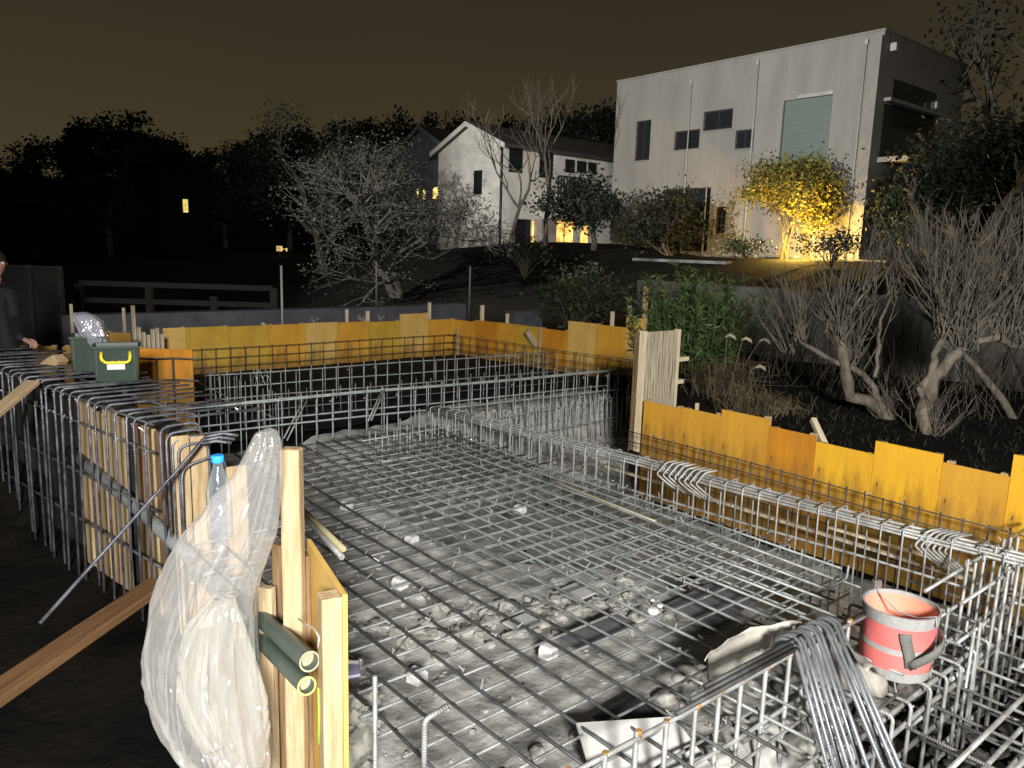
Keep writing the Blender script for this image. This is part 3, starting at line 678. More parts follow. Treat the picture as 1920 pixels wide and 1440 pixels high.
# stakes sticking up behind the panels
def stake(x, ytop, ybot, P, wpx, label, tilt=0, m=M_STAKE):
    Y = P.y; zt = sY(x, ytop, Y).z; b = MB(); h = zt - .05; ww = wpx * Y / FPX
    b.box((-ww / 2, -ww / 2.4, 0), (ww / 2, ww / 2.4, h)); X = sY(x, (ytop + ybot) / 2, Y)
    o = solo('wooden_stake', b, m, label, 'stake', (X.x, X.y, .05), YAW, 'wooden stakes behind the far panels'); o.rotation_euler.y = tilt; return o
def far_Y(x, extra=.25):
    if x < 850:
        return sB(x, 600, 10.8 + extra)
    p_, _ = on_far(x, 600); return W(p_.x + extra, p_.y + extra * .2)
for x, yt, wpx, lab in ((493, 605, 5, 'short wooden stake over the orange far panel'), (650, 580, 5, 'wooden stake left of the dark clamps on the far wall'), (689, 583, 6, 'leaning wooden stake between the dark clamps'), (805, 567, 5, 'tall wooden stake beside the raised far panel'),
                        (904, 572, 6, 'wooden stake just right of the far corner'), (951, 588, 5, 'short wooden stake third right of the far corner'), (1148, 584, 6, 'wooden stake over the raised olive panel'), (1180, 573, 7, 'thick wooden stake left of the tallest post')):
    stake(x, yt, yt + 30, far_Y(x), wpx, lab)
stake(1210, 535, 600, far_Y(1205, .1), 8, 'tall thin post rising above the pale column', m=M_WOOD)
stake(233, 577, 640, sY(233, 600, 9.3), 5, 'thin stake behind the green tub', m=M_WOODG); stake(135, 570, 640, sY(135, 600, 8.8), 5, 'grey stake left of the silvery bag', m=M_WOODG)
o = stake(1022, 604, 615, far_Y(1022, .35), 9, 'fallen grey stake tipped behind the far right panels', R(-38), M_WOODG)
# timber uprights in the faces of the far right wall
for x, lab in ((858, 'thin timber upright in the far corner of the formwork'), (1012, 'pale timber upright before the far right wall')):
    p_, z_ = on_far(x, 618); b = MB(); b.box((-.02, -.06, 0), (.02, -.02, z_ + .12)); solo('timber_upright', b, M_WOOD, lab, 'timber upright', W(p_.x - .03, p_.y, -.1), YAW)
# fallen stick behind the right wall
o = beam_between('wooden_stick', sA(1550, 842, 5.6), sA(1524, 786, 5.75), .045, .045, M_STAKE, 'pale stick leaning up behind the right-hand formwork wall', 'stick')
stake_r = MB(); stake_r.box((-.012, -.012, 0), (.012, .012, .3)); solo('wooden_peg', stake_r, M_STAKE, 'tiny peg behind the second right-hand panel', 'peg', sA(1307, 762, 5.55) + Vector((0, 0, -.27)))
# dark clamps on the concrete strip
for x, lab in ((590, 'left'), (677, 'middle'), (715, 'right')):
    t = sB(x, 600, 11.1); b = MB(); b.box((-.05, -.04, 0), (.05, .04, .1)); b.box((-.09, -.02, .07), (-.03, .02, .17)); b.box((.02, -.03, .09), (.08, .03, .14))
    solo('clamp', b, M_HEAD, f'dark metal clamp on the strip behind the far panels, {lab} of three', 'clamp', (t.x, t.y, .52), YAW + R(20), bv=.01)
# concrete strip behind the far wall
b = MB(); b.box((2.1, 12.6, 0), (9.3, 12.9, .66)); solo('concrete_kerb', b, M_CONCB, 'long low bluish concrete upstand behind the far yellow panels', 'concrete wall', (0, 0, 0), YAW, bv=.01)
b = MB(); b.box((9.7, 11.5, 0), (10.4, 11.8, .60)); solo('concrete_block', b, M_CONCB, 'short bluish concrete block behind the far right panels', 'concrete block', (0, 0, 0), YAW, bv=.01)

# ------------------------------------------------------------------ foreground stub: post, panel, tubes, bag
P = sY(546, 840, 1.9)
pt = MB(); pt.box((-.026, -.02, 0), (.026, .02, P.z + .55)); o = solo('timber_post', pt, M_WOOD, 'tall pale timber post in the foreground right of the hanging bag', 'timber post', (P.x, P.y, -.55), R(-4), bv=.006)
# plywood stub with two studs
sb = thing('formwork_panel', 'narrow foreground plywood panel end with two timber studs beside the green tubes', 'formwork panel', (0, 0, 0), 0)
s1 = sY(622, 1115, 1.66); s2 = sY(560, 1052, 1.98)
dv = (s2 - s1); dv.z = 0; L = dv.length; rzs = math.atan2(dv.y, dv.x)
sb.location = (s1.x, s1.y, -.55); sb.rotation_euler = (0, 0, rzs); zt = s1.z + .55
b = MB(); b.box((-.012, -.034, 0), (L, -.022, zt)); part('plywood_sheet', b, M_YEL[2], sb, bv=.001)
b = MB(); b.box((-.014, -.021, 0), (.036, .026, zt - .004)); part('stud', b, M_WOODP, sb, bv=.003)
b = MB(); b.box((L - .05, -.021, 0), (L - .01, .026, zt - .03)); part('stud', b, M_WOODD, sb, bv=.003)
# planks between post and stub
for i, (x, y, Y, m, lab) in enumerate(((500, 1100, 2.0, M_WOOD, 'short timber offcut plank just right of the hanging bag'), (525, 1020, 2.06, M_WOODD, 'brown plank behind the foreground post'), (558, 1100, 2.04, M_WOODD, 'darker plank tucked behind the foreground post'))):
    p_ = sY(x, y, Y); b = MB(); b.box((-.022, -.012, 0), (.022, .012, p_.z + .55)); solo('plank', b, m, lab, 'plank', (p_.x, p_.y, -.55), R(-20), bv=.003)
# green tubes with pale mouths
for i, (x, y, Y, lab) in enumerate(((580, 1240, 1.66, 'upper green tube poking out beside the foreground panel'), (575, 1286, 1.63, 'lower green tube poking out beside the foreground panel'))):
    e_ = sY(x, y, Y); d_ = (sY(480, 1150 + 40 * i, 2.05) - e_).normalized(); t = thing('green_tube', lab, 'tube', e_, 0)
    rr = .0235 if i == 0 else .021
    b = MB(); b.tube([d_ * .0, d_ * .62], rr, 20, False); b.tube([d_ * .62, d_ * .0], rr - .003, 20, False); part('tube_wall', b, M_GPIPE, t)
    b = MB(); u = d_.orthogonal().normalized(); v_ = d_.cross(u); n = 24
    for k_ in range(n):
        a = 2 * PI * k_ / n
        for r_ in (rr + .0012, rr - .0032): b.v.append((u * math.cos(a) + v_ * math.sin(a)) * r_ - d_ * .0015)
    for k_ in range(n): b.face([2 * k_, 2 * ((k_ + 1) % n), 2 * ((k_ + 1) % n) + 1, 2 * k_ + 1])
    part('rim', b, M_PIPEI if i == 0 else mat('yellowed_rim', (.55, .48, .15), .6), t)
    b = MB(); b.tube([d_ * .03, d_ * .034], rr - .0032, 20); part('plug', b, M_PIPEI, t)
# tie wire round stub and a green string
b = MB(); q = sY(600, 1180, 1.7); b.tube([sY(560, 1160, 1.8), sY(575, 1172, 1.75), sY(590, 1180, 1.7), sY(598, 1195, 1.66), sY(596, 1215, 1.66)], .0022, 6); solo('tie_wire', b, M_WIRE, 'twisted pale wire over the green tubes', 'wire', (0, 0, 0), 0)
b = MB(); b.tube([sY(597, 1290, 1.66), sY(598, 1340, 1.665), sY(598, 1395, 1.66)], .0022, 6); solo('string', b, M_GSTR, 'bright green string hanging by the lower green tube', 'string', (0, 0, 0), 0)
# the hanging bag
bagm = MB()
prof = [(806, 492, 512), (812, 478, 522), (830, 468, 530), (860, 452, 531), (890, 436, 531), (925, 398, 530), (960, 374, 528), (1000, 335, 524), (1040, 312, 512), (1080, 296, 498), (1120, 280, 490), (1160, 270, 488), (1200, 263, 488),
        (1240, 262, 490), (1280, 268, 496), (1320, 280, 504), (1360, 296, 509), (1400, 330, 512), (1440, 372, 512), (1475, 405, 508), (1500, 430, 500)]
lv = []
for i, (y, x0, x1) in enumerate(prof):
    c = sY((x0 + x1) / 2, y, 1.78 - .0 * i); hw = (x1 - x0) / 2 * 1.78 / FPX * .93; th = .02 + .075 * math.sin(min(1, i / 16) * PI * .62)
    lv.append((c, (1, .03, 0), hw, (0, 1, 0), th))
fine = []
for i in range(len(lv) - 1):
    for s in range(5):
        t = s / 5; A_, B_ = lv[i], lv[i + 1]
        fine.append((A_[0].lerp(B_[0], t), A_[1], A_[2] + (B_[2] - A_[2]) * t, A_[3], A_[4] + (B_[4] - A_[4]) * t))
fine.append(lv[-1]); base = 0; n = 170
apex = sY(505, 800, 1.76)
for i, (c, ux, rx, uy, ry) in enumerate(fine):
    tt = i / len(fine)
    for k_ in range(n):
        a = 2 * PI * k_ / n; q = Vector((math.cos(a) * 1.6, math.sin(a) * 1.6, tt * 3.2))
        v1 = mnoise.voronoi(Vector((math.cos(a) * 1.9 + tt * .9, math.sin(a) * 1.9, tt * 2.6 + .3 * math.cos(a))))[0]; v2 = mnoise.voronoi(Vector((math.cos(a) * 4.4 + tt * 3, math.sin(a) * 4.4, tt * 5.5)))[0]
        fo = .30 * (.42 - (v1[1] - v1[0])) + .13 * (.3 - (v2[1] - v2[0])) + .10 * mnoise.noise(Vector((math.cos(a) * 9 + tt * 4, math.sin(a) * 9, tt * 3)))
        fo *= (.55 + 1.1 * tt)
        ex = 1 + .28 * fo; ey = 1 + 2.4 * fo
        bagm.v.append(c + Vector(ux) * (rx * math.cos(a) * ex) + Vector(uy) * (ry * math.sin(a) * ey))
for i in range(len(fine) - 1):
    for k_ in range(n):
        k2 = (k_ + 1) % n; bagm.face([i * n + k_, i * n + k2, (i + 1) * n + k2, (i + 1) * n + k_], None, True)
bag = thing('plastic_bag', 'big clear crumpled plastic bag hanging on the foreground timber post', 'plastic bag', (0, 0, 0), 0)
part('film', bagm, M_BAG, bag)
inn = MB(); lv2 = []
for (y, x0, x1) in ((1120, 400, 440), (1180, 350, 460), (1240, 330, 470), (1300, 330, 480), (1360, 350, 488), (1420, 390, 490), (1480, 420, 480)):
    lv2.append((sY((x0 + x1) / 2, y, 1.79), (1, 0, 0), (x1 - x0) / 2 * 1.79 / FPX, (0, 1, 0), .035))
crumple(inn, lv2, 60, .35, 1.3); part('folded_film', inn, M_BAG2, bag)
# bottle inside it
bc = sY(408, 862, 1.84); bt = thing('water_bottle', 'clear bottle with a blue cap tucked in the hanging bag', 'bottle', bc - Vector((0, 0, .2)), 0)
b = MB(); b.tube([(0, 0, 0), (0, 0, .12), (0, 0, .15), (0, 0, .18), (0, 0, .195)], [.03, .03, .024, .013, .012], 16); part('body', b, plastic('bottle_film', .10, (.30, .36, .40), 30, .3), bt)
b = MB(); b.tube([(0, 0, .194), (0, 0, .212)], .0155, 16); part('cap', b, M_BLUE, bt, bv=.002)
# two short bars poking right behind the post
for i, (x0, y0, x1, y1, m, lab) in enumerate(((560, 955, 641, 1045, M_REB, 'lower short bar end poking right behind the foreground post'), (562, 950, 644, 1030, mat('yellow_tip_bar', (.5, .44, .25), .5, .3), 'upper yellowish bar end poking right behind the foreground post'))):
    b = MB(); b.tube([sY(x0, y0, 2.9), sY(x1, y1, 2.45)], .0105, 8); solo('short_rebar', b, m, lab, 'steel bar', (0, 0, 0), 0)
# white-capped L bars and film at the mat's near left corner
for i, (x, yt, lab) in enumerate(((703, 1268, 'upright starter bar rising left of the near mat corner'), (796, 1350, 'pale upright starter bar at the near mat corner'))):
    p_ = sY(x, yt, 2.35 - .15 * i); b = MB()
    b.tube([(0, 0, -.6), (0, 0, p_.z)], .0085, 8) if i == 0 else b.tube(poly([(0, 0, -.6), (0, 0, p_.z), (.07, .05, p_.z + .02)], .02), .0095, 8)
    solo('starter_bar', b, M_REB, lab, 'steel bar', (p_.x, p_.y, 0), 0)
fl = MB(); nx, ny = 26, 26
for j in range(ny + 1):
    for i in range(nx + 1):
        u, v_ = i / nx, j / ny; p_ = sz(640 + 120 * u - 25 * v_, 1300 + 175 * v_, -.06)
        fl.v.append(p_ + Vector((0, 0, .05 * mnoise.noise(Vector((u * 4, v_ * 4, 2))) + .03 * mnoise.noise(Vector((u * 11, v_ * 9, 5))) + .02)))
for j in range(ny):
    for i in range(nx):
        if i > 17 + 6 * mnoise.noise(Vector((0, j * .3, 1))) : continue
        q = j * (nx + 1) + i; fl.face([q, q + 1, q + nx + 2, q + nx + 1], None, True)
solo('plastic_film', fl, M_FILM, 'dirty crumpled plastic film under the mat beside the foreground panel', 'plastic film', (0, 0, 0), 0)
# steel clamp and the blue-grey tray beside the panel
p_ = sz(640, 1265, .03); b = MB(); b.box((-.1, -.05, 0), (.075, .05, .018)); solo('steel_tray', b, mat('blue_grey_tray', (.35, .35, .5), .35, .3), 'small blue-grey tray half hidden behind the foreground panel', 'tray', p_, YAW - R(18), bv=.008)
p_ = sz(684, 1252, .03); t = thing('clamp', 'pale steel clamp lying on the mat beside the foreground panel', 'clamp', p_, YAW)
b = MB(); b.box((-.03, -.015, 0), (.03, .015, .02)); b.tube([(-.02, 0, .02), (-.02, 0, .05)], .012, 10); part('body', b, M_HEAD, t, bv=.003)
b = MB(); b.tube([(-.03, .0, .035), (-.11, .04, .05)], .009, 8); part('handle', b, M_PIPEW, t)

# ------------------------------------------------------------------ things on the mat
def spacer(P, s, label, rz):
    b = MB(); b.prism([(-s, 0), (s, 0), (s, s * 1.25), (s * .55, s * 1.7), (-s * .55, s * 1.7), (-s, s * 1.25)], -s, s)
    o = solo('spacer_block', b, M_BLOCK, label, 'spacer block', P, rz, 'white spacer blocks under the mat', bv=.004)
spp = [(782, 1278), (1028, 1232), (750, 1102), (772, 1020), (975, 962), (650, 955), (1320, 1150)]
for i, (x, y) in enumerate(spp[:6]):
    spacer(sz(x, y, -.085), .035, f'white concrete spacer block under the mat, {["nearest the foreground panel", "nearest the grey board", "midway along the left side", "halfway back on the left", "farthest right beside the dark trench", "farthest left near the post"][i]}', YAW + R(15))
for i, (x, y, s, lab) in enumerate(((1224, 1150, .03, 'biggest white pebble lying on the mat'), (1237, 1138, .016, 'second white pebble just behind the biggest one'), (1223, 1127, .012, 'smallest white pebble behind the other two'))):
    b = MB(); b.tube([(0, 0, 0), (0, 0, s * .5), (0, 0, s * .9), (0, 0, s)], [s * .85, s * 1.1, s * .8, s * .4], 14); p_ = sz(x, y, .03); o = solo('white_pebble', b, M_BLOCK, lab, 'pebble', p_, 0, 'white pebbles on the mat')
# dark square boards showing through the mesh
for i, (x, y, sx, sy, zz, m, lab) in enumerate(((1120, 1185, .42, .16, -.055, M_BOARDD, 'long dark grey board under the mat near the white caps'), (1340, 1130, .5, .3, -.07, M_BOARDD, 'dark sheet under the right corner of the mat'), (1085, 1110, .2, .16, -.06, M_BOARD, 'small grey board scrap beneath the rubble ridge'), (1185, 1345, .26, .2, -.065, mat('black_board', (.035, .035, .035), .8), 'black board under the mat beside the pale grey one'), (980, 1170, .16, .13, -.055, M_BOARD, 'pale square board scrap under the mat'))):
    p_ = sz(x, y, zz); b = MB(); b.box((-sx / 2, -sy / 2, 0), (sx / 2, sy / 2, .012)); solo('board_scrap', b, m, lab, 'board', p_, YAW + R(3), bv=.002)
# pale grey board leaning in the front cage
gb = MB(); c4 = [sz(1080, 1358, .04), sz(1262, 1346, .04), sz(1375, 1490, -.12), sz(1120, 1500, -.12)]
nrm = Vector((0, 0, .006)); n = len(gb.v); gb.v += [p_ + nrm for p_ in c4] + [p_ - nrm for p_ in c4]
for f_ in ([0, 1, 2, 3], [7, 6, 5, 4], [0, 4, 5, 1], [1, 5, 6, 2], [2, 6, 7, 3], [3, 7, 4, 0]): gb.face(f_)
solo('grey_board', gb, M_BOARD, 'pale grey flat board lying tilted inside the front cage', 'board', (0, 0, 0), 0)
# slumped dirty sheet between mat and bucket
tp_ = MB(); cols = [(1322, 1240, 1330, 1275), (1345, 1212, 1372, 1262), (1385, 1190, 1420, 1250), (1430, 1172, 1462, 1240), (1480, 1164, 1520, 1270), (1530, 1166, 1575, 1290), (1560, 1190, 1612, 1300), (1590, 1212, 1650, 1310), (1625, 1262, 1668, 1296)]
NS = 8; grid = []
cols2 = []
for i in range(len(cols) - 1):
    for s in range(4): cols2.append(tuple(cols[i][q] + (cols[i + 1][q] - cols[i][q]) * s / 4 for q in range(4)))
cols2.append(cols[-1])
for i, (x0, y0, x1, y1) in enumerate(cols2):
    for j in range(NS + 1):
        t = j / NS; p_ = sz(x0 + (x1 - x0) * t, y0 + (y1 - y0) * t, .23 - .2 * t)
        tp_.v.append(p_ + Vector((0, 0, .05 * math.sin(t * PI) + .025 * mnoise.noise(Vector((i * .35, t * 3, 0))))))
for i in range(len(cols2) - 1):
    for j in range(NS): tp_.face([i * (NS + 1) + j, i * (NS + 1) + j + 1, (i + 1) * (NS + 1) + j + 1, (i + 1) * (NS + 1) + j], None, True)
o = solo('dirty_sheet', tp_, M_TARP, 'slumped dirty grey plastic sheet between the front cage and the red bucket', 'plastic sheet', (0, 0, 0), 0)
md = o.modifiers.new('thick', 'SOLIDIFY'); md.thickness = .004
# big light stones beneath the front cage
st = MB()
for i, (x, y, s) in enumerate(((1245, 1310, .05), (1290, 1258, .05), (1270, 1270, .04), (1415, 1300, .07), (1450, 1360, .08), (1380, 1360, .07), (1340, 1420, .08), (1440, 1260, .075), (1480, 1290, .07), (1500, 1400, .08), (1200, 1410, .05), (1010, 1415, .05))):
    st = MB(); p_ = sz(x, y, -.12); add_stone(st, Vector((0, 0, 0)), s, i); solo('stone', st, M_STONE, f'large pale stone under the front cage, {ORD[i]} from the right corner outward', 'stone', p_, 0, 'large stones under the front cage', bv=.012)

# ------------------------------------------------------------------ red bucket
bk = thing('tool_bucket', 'red fabric tool bucket with grey bands resting on the hoop cage', 'bucket', sz(1683, 1262, -.015) + Vector((.01, .06, .0)), R(-8))
H_, R0, R1 = .30, .142, .158
def ringz(mb, z0, z1, r0, r1, off=0., n=48, flip=False):
    base = len(mb.v)
    for (z, r_) in ((z0, r0 + off), (z1, r1 + off)):
        for k_ in range(n):
            a = 2 * PI * k_ / n; q = 1 + .012 * math.sin(a * 3 + z * 9) + .006 * math.sin(a * 7 + z * 21); mb.v.append(Vector((math.cos(a) * r_ * q, math.sin(a) * r_ * q, z)))
    for k_ in range(n):
        k2 = (k_ + 1) % n; q = [base + k_, base + k2, base + n + k2, base + n + k_]; mb.face(q[::-1] if flip else q, None, True)
def rad(z): return R0 + (R1 - R0) * z / H_ + .004 * math.sin(z / H_ * PI * 2)
b = MB(); zs = [i * H_ / 12 for i in range(13)]
for i in range(12): ringz(b, zs[i], zs[i + 1], rad(zs[i]), rad(zs[i + 1]))
part('body', b, M_RED, bk)
b = MB()
for i in range(12): ringz(b, zs[i], zs[i + 1], rad(zs[i]), rad(zs[i + 1]), -.005, flip=True)
bn = len(b.v); b.v += [Vector((math.cos(2 * PI * k_ / 32) * R0 * .95, math.sin(2 * PI * k_ / 32) * R0 * .95, .006)) for k_ in range(32)]; b.face([bn + k_ for k_ in range(32)])
part('lining', b, M_REDI, bk)
for (z0, z1, nm) in ((0, .045, 'base_band'), (.125, .150, 'middle_band'), (.248, .302, 'rim_band')):
    b = MB(); ringz(b, z0, z1, rad(z0), rad(z1), .003)
    if nm == 'rim_band': ringz(b, .302, .303, rad(.302) + .003, rad(.302) - .006); ringz(b, .285, .302, rad(.285), rad(.302), -.0062, flip=True)
    part(nm, b, M_GREY, bk)
# webbing strap handle bowed out of the side facing the front
def strap(pts, wd, parent, name, m):
    b = MB(); base = 0
    for i, (p_, up) in enumerate(pts):
        p_ = Vector(p_); up = Vector(up).normalized() * wd / 2; t = (Vector(pts[min(i + 1, len(pts) - 1)][0]) - Vector(pts[max(0, i - 1)][0])).normalized(); nn = t.cross(up).normalized() * .0018
        b.v += [p_ - up - nn, p_ + up - nn, p_ + up + nn, p_ - up + nn]
    for i in range(len(pts) - 1):
        for k_ in range(4): b.face([i * 4 + k_, i * 4 + (k_ + 1) % 4, i * 4 + 4 + (k_ + 1) % 4, i * 4 + 4 + k_], None, k_ % 2 == 0)
    b.face([3, 2, 1, 0]); q = (len(pts) - 1) * 4; b.face([q, q + 1, q + 2, q + 3]); return part(name, b, m, parent)
def cyl(a, z, off): return Vector((math.cos(a) * (rad(z) + off), math.sin(a) * (rad(z) + off), z))
aF = R(-98)
pts = [(cyl(aF - .02, .232, .006), (1, 0, 0)), (cyl(aF + .02, .20, .007), (1, 0, 0)), (cyl(aF + .1, .16, .008), (1, .2, 0)), (cyl(aF + .17, .12, .009), (1, .2, 0)), (cyl(aF + .22, .075, .006), (1, 0, 0))]
strap(pts, .05, bk, 'strap', M_GREYD)
pts = []
for i in range(11):
    t = i / 10; a = aF + .16 + 1.05 * t; z = .085 + .13 * math.sin(t * PI * .56); off = .006 + .055 * math.sin(t * PI)
    pts.append((cyl(a, z, off), (-.5 * (1 - t), 0, 1)))
strap(pts, .04, bk, 'handle', M_GREYD)
b = MB(); rr = rad(.3); a0_, a1_ = R(112), R(-52)
p0_, p1_ = cyl(a0_, .31, 0), cyl(a1_, .30, .004)
b.tube([p0_ + Vector((0, .01, .03)), p0_ * .9 + Vector((0, 0, .012)), p0_.lerp(p1_, .4) + Vector((0, 0, -.06)), p0_.lerp(p1_, .75) + Vector((0, 0, -.035)), p1_ + Vector((0, 0, .012)), p1_ * 1.05 + Vector((0, 0, -.05))], .004, 8); part('cord', b, M_GREY, bk)
b = MB(); b.box((-.02, -.01, -.004), (.02, .012, .036)); part('buckle', b, M_HEAD, bk, p0_, (0, 0, .4), .004)

# ------------------------------------------------------------------ bent bars draped on the cages
random.seed(5)
# over the front rail
for i in range(11):
    first_b = i < 7; x = 1480 + i * 8 if first_b else 1538 + (i - 7) * 8; yy = 1208 - (x - 1480) * .5
    p_ = sz(x, yy, .262); fx = 1560 + i * 13 if first_b else 1668 + (i - 7) * 11
    f1 = sz(fx, 1470, -.02 - .02 * (i % 3)); up_ = Vector((0, 0, .014 + .006 * (i % 2)))
    b = MB(); b.tube(poly([p_ + EB * .10 + EA * .03 + Vector((0, 0, -.10)), p_ + up_ + EB * .045, p_ + up_ - EB * .02, f1], .03), .0085, 8)
    solo('bent_rebar', b, M_REBV, f'long bent bar draped over the front cage rail, {ORD[i]} from the left', 'steel bar', (0, 0, 0), 0, 'bent bars draped over the front cage')
for i, (x0, y0, x1, y1) in enumerate(((1500, 1290, 1532, 1440), (1512, 1310, 1556, 1450))):
    b = MB(); b.tube([sz(x0, y0, .12), sz(x1, y1, -.22)], .0085, 8); solo('straight_rebar', b, M_REB, f'straight bar leaning under the draped bent bars, {["left", "right"][i]} of the pair', 'steel bar', (0, 0, 0), 0)
# dark straight bars lying on the front rail
for i in range(3):
    b = MB(); b.tube([W(1.98 + .1 * i, 1.445 + .016 * i, .262 + .006 * i), W(2.72 + .05 * i, 1.43 + .016 * i, .264 + .006 * i)], .009, 8); solo('straight_rebar', b, M_REBD, f'dark straight bar lying along the front cage rail, {ORD[i]} from the front', 'steel bar', (0, 0, 0), 0)
# hooked bundles on the right beam
def hooked(x, y, k_, n, word, z=.30, wpx=1.):
    for i in range(n):
        p_ = sz(x + i * 11 * wpx, y + i * 2.2, z); Y = p_.y
        q0 = p_ + Vector((0, 0, .01)); s_ = .105
        pts = poly([q0 + cr * .10 + Vector((0, .0, .015)), q0 + cr * .02 + Vector((0, 0, -.0)), q0 - cr * .045 + Vector((0, 0, -.085)), q0 + cr * .03 + Vector((0, 0, -.15)), q0 + cr * .125 + Vector((0, 0, -.215 - .004 * i))], .02)
        pts = [p2 - EB * .03 for p2 in pts]
        b = MB(); b.tube(pts, .0072, 7); solo('hooked_rebar', b, M_REB, f'crooked steel hook hung on the right-hand beam, {word} bundle, {ORD[i]} from the left', 'steel hook', (0, 0, 0), 0, 'steel hooks hung on the right-hand beam')
hooked(1238, 868, 0, 4, 'far'); hooked(1278, 880, 0, 4, 'middle'); hooked(1722, 996, 0, 6, 'near', .29)
# thin hooks far left and leaning pairs on the cross beam
for i in range(4):
    p_ = sY(476 + 8 * (i % 3), 693, 9.2); b = MB(); b.tube([p_ + Vector((-.02 + .03 * (i % 2), 0, -.2)), p_ + Vector((.0 + .02 * i, 0, .0)), p_ + Vector((.05 + .03 * i, 0, -.19))], .007, 6)
    solo('thin_hook', b, M_WIRE, f'bright bent hook on the thin upright bars, {ORD[i]} from the left', 'steel hook', (0, 0, 0), 0, 'bright hooks on the thin bars')
for i, (x0, y0, x1, y1, lab) in enumerate(((570, 748, 532, 822, 'left pair, upper'), (578, 745, 538, 826, 'left pair, lower'), (716, 732, 690, 790, 'right pair, upper'), (721, 731, 696, 788, 'right pair, lower'))):
    b = MB(); b.tube([sY(x0, y0, 7.3), sY(x1, y1, 6.9)], .0075, 6); solo('leaning_bar', b, M_REB, f'slanting bar leaning on the cross beam, {lab}', 'steel bar', (0, 0, 0), 0, 'slanting bars on the cross beam')
# rusted loose bar on the mat
b = MB(); b.tube([sz(1020, 894, .03), sz(1062, 912, .03), sz(1230, 978, .03)], .0095, 8); solo('loose_rebar', b, mat('tan_bar', (.38, .34, .25), .5, .3), 'tan loose bar lying on the mat beside the right-hand beam', 'steel bar', (0, 0, 0), 0)
# timber ledger beneath the right beam
b = MB(); b.box((0, 0, 0), (.03, 3.4, .018)); solo('timber_ledger', b, M_WOODG, 'grey timber batten running behind the right-hand beam at mat height', 'batten', W(4.76, .95, -.02), YAW + R(.8))
b = MB(); b.box((0, 0, 0), (.03, .9, .015)); solo('timber_ledger', b, M_STAKE, 'short pale batten lying on the grey one behind the right-hand beam', 'batten', W(4.84, 1.5, .012), YAW + R(1.5))

# ------------------------------------------------------------------ trees and plants
def branch(mb, p, d_, L, r, depth, tips, spread=.6, up=.15, n=5, k=None, taper=.62, kids=3, wob=.12):
    pts = [p]; q = p.copy(); dd = d_.normalized(); seg = 4
    for i in range(seg):
        dd = (dd + Vector((random.gauss(0, wob), random.gauss(0, wob), random.gauss(0, wob) + up * .25))).normalized(); q = q + dd * L / seg; pts.append(q.copy())
    mb.tube(pts, [r * (1 - (1 - taper) * i / seg) for i in range(seg + 1)], n if r > .02 else 4, False)
    if depth <= 0:
        tips.append((q, dd)); return
    for i in range(kids if k is None else k):
        nd = (dd + Vector((random.gauss(0, spread), random.gauss(0, spread), random.gauss(0, spread * .7) + up))).normalized()
        s = pts[-1] if i < 2 else pts[random.randint(2, seg)]
        branch(mb, s.copy(), nd, L * random.uniform(.62, .85), r * taper * (.95 if i == 0 else .75), depth - 1, tips, spread, up, n, None, taper, kids, wob)
def clumps(mb, tips, per, sz_, rad_, keep=1., flat=.8):
    for (p, d_) in tips:
        if random.random() > keep: continue
        for _ in range(per):
            q = p + Vector((random.gauss(0, rad_), random.gauss(0, rad_), random.gauss(0, rad_ * flat))); mb.leaf(q, sz_ * random.uniform(.6, 1.3))
def tree(name, label, cat, P, h, trunk_r, lean, depth, kids, leaf_n, leaf_s, leaf_rad, mleaf, mbark, spread=.6, up=.15, group=None, stems=1, seed=1, L0=.34, wob=.12, keep=1.):
    random.seed(seed); t = thing(name, label, cat, P, random.uniform(0, 6), group); tb, tips = MB(), []
    for s in range(stems):
        d_ = Vector((lean[0] + (random.gauss(0, .22) if stems > 1 else 0), lean[1] + (random.gauss(0, .22) if stems > 1 else 0), 1))
        branch(tb, Vector((random.gauss(0, .08) * (stems > 1), random.gauss(0, .08) * (stems > 1), -.15)), d_, h * L0, trunk_r, depth, tips, spread, up, 7, None, .66, kids, wob)
    part('trunk', tb, mbark, t)
    if leaf_n:
        lb = MB(); clumps(lb, tips, leaf_n, leaf_s, leaf_rad, keep); part('crown', lb, mleaf, t)
    return t
# prototypes of far dark trees, copied along the skyline
def blob_tree(label, P, h, rx, m, seed, name='tree'):
    random.seed(seed); t = thing(name, label, 'tree', P, random.uniform(0, 6), 'dark trees on the skyline')
    tb = MB(); tb.tube([(0, 0, -.5), (.1, 0, h * .3), (0, .1, h * .7)], [.22, .17, .07], 6)
    for i in range(7):
        a = i * .9; tb.tube([(0, 0, h * (.25 + .05 * i)), (math.cos(a) * rx * .5, math.sin(a) * rx * .5, h * (.45 + .05 * i))], [.09, .03], 5)
    part('trunk', tb, M_BARK, t); lb = MB()
    cl = []
    for i in range(34):
        u = random.uniform(-.75, 1); a = random.uniform(0, 2 * PI); q = math.sqrt(max(0, 1 - u * u)) * random.uniform(.5, 1)
        cl.append((Vector((math.cos(a) * rx * q, math.sin(a) * rx * q, h * .58 + u * h * .38)), random.uniform(.25, .5) * rx))
    for c, r_ in cl:
        for _ in range(210):
            v_ = Vector((random.gauss(0, 1), random.gauss(0, 1), random.gauss(0, .8))).normalized() * r_ * random.uniform(.25, .95); lb.leaf(c + v_, random.uniform(.14, .36), None, .7)
    part('crown', lb, m, t); return t
protos = [blob_tree('x', (0, 0, 0), 8, 3.2, M_LEAFD, s) for s in (21, 22, 23)]
